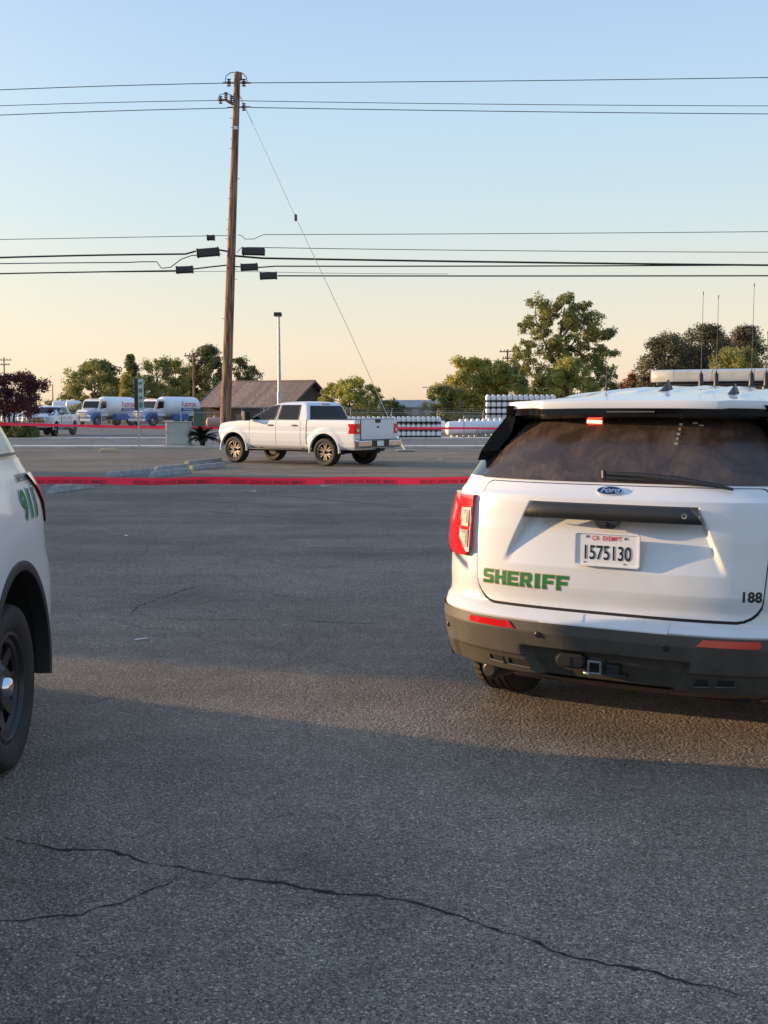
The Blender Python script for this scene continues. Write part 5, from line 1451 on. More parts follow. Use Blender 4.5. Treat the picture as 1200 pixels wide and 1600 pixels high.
# ================================================================ stacked portable cylinders
def cylinder_mesh():
    m = MB()
    prof = [(.115, 0), (.115, .045), (.10, .05)]
    m.lathe([(.001, .0)] + prof, 'z', 14, 1)
    m.lathe([(.10, .05), (.132, .062), (.136, .08), (.136, .262), (.128, .282), (.07, .298)], 'z', 14, 0)
    m.lathe([(.07, .298), (.078, .300), (.078, .345), (.072, .345), (.072, .30)], 'z', 12, 0)
    m.lathe([(.001, .33), (.02, .33), (.02, .29)], 'z', 8, 1)
    return m.mesh('gas_cylinder', ['cylinder_white', 'cylinder_foot'], 40)
CYL = cylinder_mesh()
ORD = 'first second third fourth fifth sixth seventh eighth ninth tenth eleventh twelfth thirteenth fourteenth fifteenth sixteenth seventeenth eighteenth nineteenth twentieth twenty-first'.split()
def cylinder_rack(rname, px0, px1, base_py, D, rows, depth_rows, label_rack, place, rowh=.395, pitch=.288, sc=1.0, zb=.10):
    a, b = at(px0, 670, D), at(px1, 670, D)
    n = int(round((b.x - a.x) / pitch)); pitch = (b.x - a.x) / n
    root = empty(rname, (a.x, D, 0), 0, label_rack, 'rack')
    rn = ['bottom', 'second', 'third', 'fourth', 'fifth', 'sixth', 'seventh', 'eighth']
    for r_ in range(rows):
        z = zb + r_ * rowh
        m = MB(); m.box((n * pitch / 2, .16, z - .022), (n * pitch + .06, .62, .035)); m.build('shelf', ['cylinder_foot'], root)
        for k in range(n):
            for d in range(depth_rows if r_ == rows - 1 else 1):
                o = link_mesh('gas_cylinder', CYL)
                o.location = (a.x + (k + .5) * pitch + rnd.uniform(-.012, .012), D + d * .29 + rnd.uniform(-.01, .01), z)
                o.rotation_euler = (0, 0, rnd.uniform(0, 6)); o.scale = (sc, sc, sc)
                nm = 'top' if r_ == rows - 1 else rn[r_]
                if d > 0: tag(o, 'white gas cylinder, %s from left, behind top row of %s' % (ORD[k], place), 'gas cylinder', 'back row cylinders on the %s' % place)
                else: tag(o, 'white gas cylinder, %s from left, %s row of %s' % (ORD[k], nm, place), 'gas cylinder', '%s row cylinders of the %s' % (nm, place))
    for i in range(0, n + 1, 4 if n > 8 else 2):
        m = MB(); m.box((min(i, n) * pitch, .47, rows * rowh / 2 + .02), (.04, .04, rows * rowh)); m.build('upright', ['cylinder_foot'], root)
    m = MB(); m.box((n * pitch / 2, .50, rows * rowh / 2), (n * pitch + .04, .02, rows * rowh - .08)); m.build('back_panel', ['cylinder_foot'], root)
    return root
rnd = random.Random(11)
cylinder_rack('cylinder_rack', 541, 689, 686, 61.4, 3, 2, 'dark rack holding three rows of white gas cylinders behind the pickup tailgate', 'low rack behind the pickup')
cylinder_rack('cylinder_rack', 758, 868, 686, 76.0, 5, 2, 'tall dark rack holding many rows of white gas cylinders beside the big tree', 'tall rack', rowh=.445, pitch=.38, sc=1.30, zb=.42)

# traffic cone
p = at(788, 684, 63.0)
root = empty('traffic_cone', (p.x, p.y, 0), 0, 'orange traffic cone standing near the end of the white gas tanks', 'traffic cone')
m = MB(); m.lathe([(.15, .03), (.035, .78), (.03, .80), (.001, .80)], 'z', 16); m.build('cone', ['cone_orange'], root)
m = MB(); m.box((0, 0, .02), (.40, .40, .035)); m.build('base', ['cone_orange'], root)
m = MB(); m.lathe([(.093, .35), (.069, .48)], 'z', 16); m.build('reflective_band', ['plate_white'], root)

# unused builder for an added, unseen van to shade the foreground
def build_shade_van(x, label):
    root = empty('shade_van', (x, 0, 0), 0, label, 'van')
    prof = VAN_PROFILE
    m = MB(); m.prism(prof, -1.0, 1.0, 'x'); m.build('body', ['white_paint'], root, smooth=0, bevel=.05)
    for sg in (-1, 1):
        for y in (6.15, 2.6): wheel(root, (sg * .88, y, .36), sg, .36, .24, 'steel')
    return root
# ================================================================ added box truck, unseen at left: nose and cab shaped to shade the foreground
def build_shade_truck():
    root = empty('shade_truck', (-7.6, 0, 0), 0, 'white box truck added outside the picture to shade the foreground', 'truck')
    # nose towards +y
    m = MB(); m.prism([(4.9, .42), (7.60, .42), (7.56, .70), (7.37, .85), (7.29, .94), (7.11, 1.11), (6.90, 1.30), (6.87, 1.42), (6.80, 1.72), (6.35, 2.05), (4.9, 2.10)], -1.0, 1.0, 'x'); m.build('cab', ['truck_paint'], root, smooth=0, bevel=.04)
    m = MB(); m.prism([(6.79, 1.76), (6.42, 2.02), (6.44, 2.03), (6.81, 1.77)], -.85, .85, 'x'); m.build('windscreen', ['glass_cab'], root, smooth=0)
    m = MB(); m.box((0, 2.0, 1.90), (2.3, 5.6, 2.5)); m.build('cargo_box', ['truck_paint'], root, bevel=.03)
    m = MB(); m.box((0, 3.4, .55), (.9, 6.6, .2)); m.build('chassis', ['seam'], root)
    for sg in (-1, 1):
        m = MB(); m.prism([(5.1, 1.35), (6.6, 1.35), (6.5, 1.65), (6.25, 1.95), (5.1, 1.95)], sg * 1.003, sg * 1.01, 'x'); m.build('door_window', ['glass_cab'], root, smooth=0)
        for y in (6.45, 1.2): wheel(root, (sg * .9, y, .42), sg, .42, .26, 'truck')
        m = MB(); m.box((sg * .78, 7.58, .53), (.3, .06, .10)); m.build('headlight', ['clear_lens'], root, bevel=.02)
    return root
build_shade_truck()

# added unseen building, turned along the sun to shade the middle lot
def build_shade_building():
    root = empty('shade_building', (-18.8, 21.6, 0), -SUN_AZ, 'tan stucco building added outside the picture to shade the middle of the lot', 'building')
    Y0, Y1 = -9.6, 9.2
    m = MB(); m.box((-6, (Y0 + Y1) / 2, 2.3), (12, Y1 - Y0, 4.6)); m.build('wall', ['stucco'], root)
    m = MB(); m.box((-6, (Y0 + Y1) / 2, 4.75), (12.3, Y1 - Y0 + .3, .35)); m.build('parapet', ['concrete_pale'], root, bevel=.03)
    for k in range(6):
        y = Y0 + 1.6 + k * 3.0
        m = MB(); m.box((.01, y, 1.5), (.06, 1.9, 2.4)); w = m.build('window', ['pole_metal'], root, bevel=.01)
        for s_ in (-.46, .46):
            m = MB(); m.box((.045, y + s_, 1.5), (.02, .84, 2.2)); m.build('pane', ['glass_dark'], w)
    return root
build_shade_building()

# ================================================================ utility pole and its lines
PD = 46.0
def pp(px, py, d=0.0): return at(px, py, PD + d)
base = gnd(351.5, 700); top = pp(371, 113)
pole = empty('utility_pole', (base.x, PD, 0), 0, 'tall leaning wooden utility pole with cable boxes behind the white pickup', 'utility pole')
def loc(v): return Vector(v) - pole.location
b0 = pp(351.0, 702); b0.z = 0
m = MB(); n = 16
pts = [b0.lerp(top, i / n) for i in range(n + 1)]
m.tube([loc(p) for p in pts], [.235 - .11 * i / n for i in range(n + 1)], 18); m.build('pole_shaft', ['pole_wood'], pole)
rnd = random.Random(2)
for i in range(34):
    t = .06 + .9 * i / 34; c = loc(b0.lerp(top, t)); q = rnd.uniform(2.6, 6.6); r_ = .235 - .11 * t
    m = MB(); m.tube([c + Vector((math.cos(q) * r_ * .8, math.sin(q) * r_ * .8, 0)), c + Vector((math.cos(q) * (r_ + .10), math.sin(q) * (r_ + .10), .02))], .011, 6); m.build('step_peg', ['cable'], pole)
for py in (201,):
    c = loc(pp(369, py)); m = MB(); m.box(c + Vector((0, -.15, 0)), (.17, .02, .13)); m.build('number_tag', ['plate_white'], pole)
def insul(px, py, h=.30):
    c = loc(pp(px, py)); m = MB()
    prof = []
    for k in range(4):
        z = -h / 2 + h * k / 3.6; prof += [(.025, z), (.085, z + .01), (.085, z + .03), (.025, z + .05)]
    m.lathe([(.001, -h / 2)] + prof + [(.001, h / 2)], 'z', 14, M=Matrix.Translation(c)); m.build('insulator', ['insulator_brown'], pole)
new_mat('insulator_brown', (0.06, 0.03, 0.028), 0.3)
for q in ((357.5, 129), (381, 129), (344.5, 156), (361.5, 155), (381, 167)): insul(*q)
insul(353, 150, .30)
m = MB(); m.tube([loc(pp(348, 129.5)), loc(pp(392, 129.5))], .035, 8); m.build('cross_arm', ['pole_wood'], pole)
m = MB(); m.tube([loc(pp(340, 157)), loc(pp(352, 156)), loc(pp(364, 163))], [.03, .05, .06], 8); m.build('bracket', ['pole_wood'], pole)
m = MB(); m.tube([loc(pp(355, 168)), loc(pp(392, 167))], .03, 8); m.build('cross_arm', ['pole_wood'], pole)
m = MB(); m.tube([loc(pp(374, 125)), loc(pp(374, 113.5))], .11, 12); m.build('pole_cap', ['pole_wood'], pole)
def cab(name, pts, r, parent, mat='cable', n=5):
    m = MB(); m.tube([loc(p) for p in pts], r, n); return m.build(name, [mat], parent)
cab('jumper', [pp(352, 128), pp(353, 119), pp(360, 113.5), pp(372, 112), pp(380, 115), pp(385, 121), pp(386, 128)], .018, pole)
cab('jumper', [pp(340, 155), pp(344, 148), pp(352, 146), pp(361, 148), pp(364, 153)], .016, pole)
def curve_px(a, b, sag, n=20, da=0, db=0):
    return [pp(a[0] + (b[0] - a[0]) * i / n, a[1] + (b[1] - a[1]) * i / n + sag * 4 * (i / n) * (1 - i / n)) for i in range(n + 1)]
WG = 'overhead lines on the utility pole'
def line(label, segs, r, cat='cable'):
    root = empty('overhead_cable', pole.location, 0, label, cat, WG)
    m = MB()
    m.tube([loc(p) for s_ in segs for p in s_], r, 5)
    m.build('wire', ['cable'], root)
    return root
def wires(name, label, pts, r):
    m = MB(); m.tube([p for p in pts], r, 5)
    o = m.build('overhead_cable', ['cable'], None); tag(o, label, 'cable', WG); return o
wires('w', 'topmost power wire left of the utility pole', curve_px((-900, 205), (348, 130), -13), .017)
wires('w', 'topmost power wire right of the utility pole', curve_px((392, 129.5), (2300, 96), 6, 30), .017)
wires('w', 'second power wire from the top, left of the utility pole', curve_px((-900, 222), (342, 157), -12), .014)
wires('w', 'third power wire from the top, left of the utility pole', curve_px((-900, 242), (355, 169), -12), .017)
wires('w', 'second power wire from the top, right of the utility pole', curve_px((375, 157.5), (2300, 158), 8, 30), .014)
wires('w', 'third power wire from the top, right of the utility pole', curve_px((392, 168), (2300, 178), 6, 30), .017)
wires('w', 'thin phone wire with a small box, upper left of the cable bundle', curve_px((-900, 390), (358, 368), 0), .014)
wires('w', 'thin phone wire right of the pole with a small loop, above the others', [pp(372, 367), pp(377, 368), pp(383, 373.5), pp(397, 373.5), pp(404, 370), pp(412, 366.5)] + curve_px((430, 366.5), (2300, 346), 4, 24), .014)
wires('w', 'thin wire just above the thick cable, right of the pole', [pp(370, 395), pp(377, 387)] + curve_px((390, 386.5), (2300, 386), 8, 24), .015)
wires('w', 'thick black cable running left from the uppermost cable box', curve_px((-900, 462), (290, 397), -14) + [pp(315, 390), pp(335, 389), pp(356, 393)], .038)
wires('w', 'thick black cable running right from the pole below the upper box', [pp(368, 400), pp(380, 401)] + curve_px((410, 403.5), (2300, 418), 5, 30), .042)
wires('w', 'black cable through the lower left cable box', curve_px((-900, 452), (275, 423), -3) + [pp(305, 420), pp(330, 417), pp(358, 414)], .030)
wires('w', 'black cable through the lower right cable box', [pp(362, 416), pp(376, 417), pp(403, 418)] + curve_px((430, 416), (2300, 402), 4, 30), .028)
wires('w', 'black cable running right from the lowest cable box', curve_px((434, 431), (2300, 426), 2, 30), .030)
wires('w', 'curved black cable dropping away from the uppermost left box', [pp(345, 397), pp(325, 399), pp(300, 399), pp(283, 405), pp(266, 418), pp(252, 419), pp(245, 409), pp(220, 409)] + curve_px((200, 410), (-900, 440), -6), .022)
wires('w', 'faint thin wire low across the pole', curve_px((-900, 440), (358, 424), -2) + curve_px((372, 424), (700, 428), 1), .010)
def box_on(px0, px1, py, h, tilt, label):
    a, b = pp(px0, py + tilt, -.18), pp(px1, py - tilt, -.18)
    root = empty('cable_box', a, 0, label, 'cable box', 'splice boxes on the overhead cables')
    d = (b - a); M3 = d.to_track_quat('X', 'Z').to_matrix()
    m = MB(); m.box(d / 2, (d.length, .26, h), rot=M3); m.build('case', ['black_trim'], root, bevel=.05)
    for t in (.05, .95):
        m = MB(); m.box(d * t, (.05, .30, h * 1.08), rot=M3); m.build('end_clamp', ['cable'], root, bevel=.01)
box_on(307, 343, 394.5, .34, 1.5, 'black splice box left of the pole, uppermost')
box_on(378, 414, 393, .30, -.5, 'black splice box right of the pole, uppermost')
box_on(275, 302, 421.5, .28, .5, 'black splice box furthest left, below the uppermost left one')
box_on(376, 403, 417.5, .28, .5, 'black splice box close to the right of the pole, in the middle')
box_on(406, 433, 431, .28, .5, 'black splice box lowest and furthest right')
box_on(324, 335, 371.5, .20, 0, 'small dark box on the thin wire left of the pole')
# guy wire and its ground rod
gw = empty('guy_wire', (0, 0, 0), 0, 'thin slanting guy wire from the pole top to the ground right of the pickup', 'guy wire')
A = pp(374, 148); G = at(634, 710, 42.0); G.z = 0.02
def lp(a, b, n=12): return [a.lerp(b, i / n) for i in range(n + 1)]
B1 = at(614, 668, 42.6)
m = MB(); m.tube([A, pp(462, 340, -1.4), pp(540, 505, -2.4), B1], .013, 5); m.build('wire', ['galvanised'], gw)
m = MB(); m.tube([B1, G], .045, 8); m.build('guard_tube', ['pole_metal'], gw)
m = MB(); m.lathe([(.02, -.14), (.06, -.10), (.06, .10), (.02, .14)], 'z', 10, M=Matrix.Translation(pp(462, 340, -1.4))); m.build('strain_insulator', ['black_trim'], gw)
m = MB(); m.box((G.x, G.y, .05), (.7, .25, .08)); m.build('anchor_plate', ['concrete'], gw, bevel=.02)

# ================================================================ distant poles
def small_pole(px, py_top, D, r, label, arm=None, lean=0):
    t = at(px, py_top, D)
    root = empty('distant_pole', (t.x, D, 0), 0, label, 'utility pole')
    m = MB(); m.tube([(0, 0, 0), (lean, 0, t.z)], [r, r * .7], 8); m.build('pole_shaft', ['pole_wood'], root)
    for (dz, w) in (arm or []):
        m = MB(); m.box((lean, 0, t.z - dz), (w, .12, .14)); m.build('cross_arm', ['pole_wood'], root)
        for s_ in (-.42, -.2, .2, .42):
            m = MB(); m.lathe([(.03, 0), (.06, .1), (.05, .25), (.001, .27)], 'z', 6, M=Matrix.Translation((lean + w * s_, 0, t.z - dz + .07))); m.build('insulator', ['insulator_brown'], root)
small_pole(302, 551, 120, .16, 'small wooden pole above the dark trees left of the tall pole', [(.35, 2.0)])
small_pole(6, 558, 190, .15, 'far wooden pole with cross arm above the maroon tree', [(.5, 2.6), (1.3, 2.0)])
small_pole(82, 600, 200, .12, 'thin far pole right of the maroon tree')
small_pole(793, 546, 150, .18, 'wooden pole half hidden by the big tree', [(.3, 2.2), (1.2, 1.4)])
t = at(678, 607, 130)
root = empty('street_lamp', (t.x, 130, 0), 0, 'thin far street lamp with two arms above the green bushes', 'street lamp')
m = MB(); m.tube([(0, 0, 0), (0, 0, t.z)], .07, 6); m.build('post', ['galvanised'], root)
m = MB(); m.tube([(-1.1, 0, t.z + .15), (0, 0, t.z), (1.0, 0, t.z - .1)], .04, 5); m.build('arm', ['galvanised'], root)
for s_, dz in ((-1.1, .15), (1.0, -.1)):
    m = MB(); m.box((s_, 0, t.z + dz), (.5, .2, .1)); m.build('lamp_head', ['galvanised'], root)

# parking lot lamp
t = at(435.5, 495, 60.5)
root = empty('street_lamp', (t.x, 60.5, 0), 0, 'grey lamp post with a square shoebox head behind the pickup', 'street lamp')
m = MB(); m.tube([(0, 0, 0), (0, 0, 3.0), (0, 0, t.z)], [.10, .095, .06], 12); m.build('post', ['pole_metal'], root)
m = MB(); m.tube([(0, 0, 0), (0, 0, 2.6)], .13, 12); m.build('post_sleeve', ['pole_metal'], root)
m = MB(); m.box((-.05, 0, t.z + .13), (.42, .55, .20)); m.build('lamp_head', ['black_trim'], root, bevel=.03)
m = MB(); m.box((-.05, 0, t.z + .02), (.34, .46, .02)); m.build('lamp_glass', ['clear_lens'], root)

# ================================================================ street furniture on the pavement
b = gnd(217.5, 701); t = at(217.5, 592, b.y)
root = empty('street_sign', (b.x, b.y, .11), 0, 'slim street sign post with a tall dark and pale green panel', 'sign')
m = MB(); m.box((0, 0, 1.35), (.07, .07, 2.7)); m.build('post', ['pole_metal'], root)
for k, (x, w, rz, mt) in enumerate(((-.075, .15, 0, 'black_trim'), (.125, .22, 24, 'sign_pale'))):
    m = MB(); m.box((x, -.05 + (.02 if k else 0), t.z - .11 - .66), (w, .03, 1.30), rot=Matrix.Rotation(R(rz), 3, 'Z')); pn = m.build('sign_panel', [mt], root, bevel=.005)
    if k:
        for j, h in enumerate((.10, .16, .12, .22)):
            m = MB(); m.box((x, -.075, t.z - .11 - .18 - j * .30), (w * .62, .01, h), rot=Matrix.Rotation(R(rz), 3, 'Z')); m.build('sign_print', ['sign_green'], pn)
m = MB(); m.box((-.14, 0, 1.05), (.10, .02, .02)); m.build('bracket', ['pole_metal'], root)

a, b_, t = gnd(256, 701), gnd(291, 701), at(275, 661.5, 46.0)
root = empty('utility_cabinet', ((a.x + b_.x) / 2 + .04, 46.1, .11), R(-4), 'grey-green utility cabinet standing on the pavement beside the cycad', 'cabinet')
m = MB(); m.box((0, 0, .50), (.98, .55, .96)); m.build('case', ['cabinet_paint'], root, bevel=.02)
m = MB(); m.box((0, -.005, .995), (1.02, .60, .04)); m.build('lid', ['cabinet_paint'], root, bevel=.012)
m = MB(); m.box((0, -.281, .50), (.90, .012, .86)); dr = m.build('door', ['cabinet_paint'], root, bevel=.004)
m = MB(); m.box((.36, -.30, .52), (.03, .03, .10)); m.build('handle', ['steel'], dr, bevel=.005)
m = MB(); m.box((0, 0, .0), (1.15, .7, .06)); m.build('plinth', ['concrete'], root, bevel=.01)

# cycad
new_mat('bark_dark', (0.03, 0.024, 0.018), 0.95)
c = gnd(313, 701)
root = empty('cycad', (c.x, 46.0, .10), 0, 'small dark cycad with arching fronds between cabinet and pickup', 'plant')
m = MB(); m.lathe([(.10, 0), (.12, .10), (.11, .30), (.06, .36), (.001, .38)], 'z', 12); m.build('trunk', ['bark_dark'], root)
rnd = random.Random(9)
for k in range(54):
    q = 2 * math.pi * k / 54 + rnd.uniform(-.1, .1); up = rnd.uniform(.05, 1.4); ln = rnd.uniform(.62, .80)
    P = []
    for i in range(9):
        t_ = i / 8; r_ = ln * (t_ * math.cos(up * (1 - t_ * .4)) + .0); z = .33 + ln * t_ * math.sin(up) - .26 * t_ * t_
        P.append(Vector((math.cos(q) * r_, math.sin(q) * r_, z)))
    m = MB(); m.tube(P, .008, 4)
    sd = Vector((-math.sin(q), math.cos(q), 0))
    for i in range(2, 26):
        t_ = i / 26; a_ = P[int(t_ * 8)].lerp(P[min(int(t_ * 8) + 1, 8)], t_ * 8 - int(t_ * 8)); w = .15 * math.sin(math.pi * (t_ * .85 + .12))
        d_ = (P[min(int(t_ * 8) + 1, 8)] - P[int(t_ * 8)]).normalized()
        for s_ in (-1, 1):
            tip = a_ + sd * s_ * w + d_ * w * .5 + Vector((0, 0, .03))
            m.add([a_ - d_ * .026, a_ + d_ * .026, tip], [(0, 1, 2)])
    m.build('frond', ['leaf_palm'], root, smooth=0)

# ================================================================ wheel stops
STOPS = [((77, 771), (143, 762), 'nearest wheel stop, in front of the left sheriff SUV tail light', 0), ((86, 761), (170, 757.5), 'wheel stop just behind the nearest one, partly under the tape', 0),
         ((167, 746), (241, 739.5), 'wheel stop third from the left, just above the tape', 0), ((235, 745.5), (297, 739), 'wheel stop lying right of the third one, just above the tape', 0),
         ((241, 737), (293, 731.5), 'wheel stop behind the two that lie just above the tape', 0),
         ((296, 735), (350, 729), 'wheel stop with pale end caps, nearer one in front of the pickup wheel', 1), ((289, 727.5), (345, 721.5), 'wheel stop with pale end caps, farther one in front of the pickup wheel', 1)]
for (a_, b_, lab, ends) in STOPS:
    A, B = gnd(*a_), gnd(*b_); c = (A + B) / 2; d = B - A; ln = d.length
    if ln > 2.6: ln = min(ln, 2.6)
    root = empty('wheel_stop', (c.x, c.y, 0), math.atan2(d.y, d.x), lab, 'wheel stop', 'concrete wheel stops in the parking lot')
    h = .13
    m = MB(); m.prism([(-.09, 0), (.09, 0), (.055, h), (-.055, h)], -ln / 2 + .12, ln / 2 - .12, 'x'); m.build('bar', ['wheel_stop'], root, smooth=0, bevel=.012)
    for s_ in (-1, 1):
        m = MB(); x0, x1 = s_ * (ln / 2 - .12), s_ * ln / 2
        m.add([(x0, -.09, 0), (x0, .09, 0), (x0, .055, h), (x0, -.055, h), (x1, -.075, 0), (x1, .075, 0), (x1 - s_ * .06, .045, h * .6), (x1 - s_ * .06, -.045, h * .6)],
              [(0, 1, 2, 3), (4, 5, 6, 7), (0, 1, 5, 4), (1, 2, 6, 5), (2, 3, 7, 6), (3, 0, 4, 7)])
        m.build('end_cap', ['stop_end' if ends else 'wheel_stop'], root, smooth=0)
c = gnd(171, 706); m = MB(); m.box((0, 0, .07), (.75, .35, .14), taper=.7); o = m.build('kerb_end', ['stop_end'], None, bevel=.03); o.location = c; tag(o, 'tan worn kerb end where the pavement strip starts', 'kerb')

# ================================================================ barricade tape
def tape(name, pts, width, label, texts=(), sag=0.0, twist=0.0, seed=1, roll=0.0):
    n = 90; rr_ = random.Random(seed)
    root = empty(name, (0, 0, 0), 0, label, 'barrier tape')
    def C(t):
        a, b = pts[0], pts[-1]
        p = a.lerp(b, t) if len(pts) == 2 else pts[min(int(t * (len(pts) - 1)), len(pts) - 2)].lerp(pts[min(int(t * (len(pts) - 1)), len(pts) - 2) + 1], t * (len(pts) - 1) - min(int(t * (len(pts) - 1)), len(pts) - 2))
        return p + Vector((0, .006 * math.sin(t * 37 + seed), -sag * 4 * t * (1 - t) + .003 * math.sin(t * 21)))
    def side(t): 
        q = roll + .12 * math.sin(t * 9 + seed) + twist * math.sin(t * 23) * .3
        return Vector((0, math.sin(q), math.cos(q)))
    P = [[C(i / n) - side(i / n) * width / 2, C(i / n), C(i / n) + side(i / n) * width / 2] for i in range(n + 1)]
    m = MB(); m.grid(P); tp = m.build('ribbon', ['tape_red'], root)
    L_ = (pts[-1] - pts[0]).length
    for (t0, s_) in texts:
        m = MB(); tang = (pts[-1] - pts[0]).normalized()
        def Pt(x, z, o):
            t = t0 - x / L_            # rotated half a turn
            return C(min(max(t, 0), 1)) + side(t) * (-z - width * .12) + Vector((0, -.004, 0))
        font_text(m, 'CRIME SCENE DO NOT CROSS', s_, Pt, sx=1.06, bold=s_ * .012); m.build('tape_lettering', ['tape_print'], tp, smooth=0)
    return root
TA, TB = at(52, 751, 6.05), at(775, 750, 6.6)
txts = []
for px in (105, 270, 420, 565, 712):
    # photo position -> parameter along the tape (perspective corrected)
    w = (px - 52) / 723; d0, d1 = TA.y, TB.y
    txts.append((w * d0 / (d1 + w * (d0 - d1)), .030))
tape('crime_scene_tape', [TA, TB], .041, 'red crime scene tape stretched between the two sheriff SUVs', txts, sag=.004, roll=.12)
tape('crime_scene_tape', [at(-60, 661, 46.2), at(217, 667.5, 46.2)], .12, 'red tape in the distance running left from the street sign', roll=.35, seed=3, twist=1)
tape('crime_scene_tape', [at(217, 667.5, 46.3), at(353, 669, 46.3)], .12, 'red tape in the distance between street sign and utility pole', roll=.35, seed=5, twist=1)
tape('crime_scene_tape', [at(353, 668, 46.4), at(900, 670, 52.0)], .11, 'red tape in the distance running right behind the pickup', roll=.35, seed=7)

# ================================================================ chain-link fences
def fence(x0, x1, D0_, D1_, h, label, sp=3.0, arms=False, skip=()):
    L_ = math.hypot(x1 - x0, D1_ - D0_); ang = math.atan2(D1_ - D0_, x1 - x0)
    root = empty('chain_link_fence', (x0, D0_, 0), ang, label, 'fence')
    n = max(1, int(round(L_ / sp)))
    for i in range(n + 1):
        m = MB(); m.tube([(L_ * i / n, 0, 0), (L_ * i / n, 0, h + .03)], .032, 8)
        if arms: m.tube([(L_ * i / n, 0, h), (L_ * i / n + .05, -.25, h + .30)], .02, 6)
        m.build('post', ['galvanised'], root)
    m = MB(); m.tube([(0, 0, h), (L_, 0, h)], .024, 6); m.build('top_rail', ['galvanised'], root)
    m = MB(); s_ = .14; r_ = .0022; k = int((L_ + h) / s_)
    for i in range(k):
        for sg in (1, -1):
            xa, xb = i * s_ - (h if sg > 0 else 0), i * s_ - (0 if sg > 0 else h)
            za, zb = (0, h)
            if sg < 0: xa, xb = i * s_, i * s_ - h
            else: xa, xb = i * s_ - h, i * s_
            def cl(xa, za, xb, zb):
                if xb < xa: xa, za, xb, zb = xb, zb, xa, za
                if xb <= 0 or xa >= L_: return None
                if xa < 0: za += (zb - za) * (0 - xa) / (xb - xa); xa = 0
                if xb > L_: zb = za + (zb - za) * (L_ - xa) / (xb - xa); xb = L_
                return xa, za, xb, zb
            c = cl(xa, za, xb, zb)
            if not c: continue
            xa, za, xb, zb = c
            m.add([(xa - r_ * 2, .0, za), (xa + r_ * 2, 0, za), (xb + r_ * 2, 0, zb), (xb - r_ * 2, 0, zb)], [(0, 1, 2, 3)])
    o = m.build('wire_mesh', ['galvanised'], root, smooth=0); o['kind'] = 'stuff'
    if arms:
        for dz, dy in ((.12, -.10), (.28, -.24)):
            m = MB(); m.tube([(0, dy, h + dz), (L_, dy, h + dz)], .007, 4); m.build('barbed_wire', ['galvanised'], root)
    return root
fl_ = at(96, 645, 63.0)
fence(fl_.x, at(345, 645, 63).x, 63.0, 63.0, 1.46, 'grey chain-link fence in front of the tanker trucks', 2.6)
fence(at(345, 645, 80).x, at(548, 645, 80).x, 80, 80, 1.75, 'grey chain-link fence in front of the brown barn', 3.0)
fence(at(540, 646, 72).x, at(755, 646, 72).x, 72, 72, 1.42, 'chain-link fence with slanted barbed wire arms behind the white gas tanks', 3.6, arms=True)
fence(at(725, 650, 61).x, at(905, 650, 61).x, 61, 61, 1.26, 'low chain-link fence in front of the white gas tanks', 4.2)

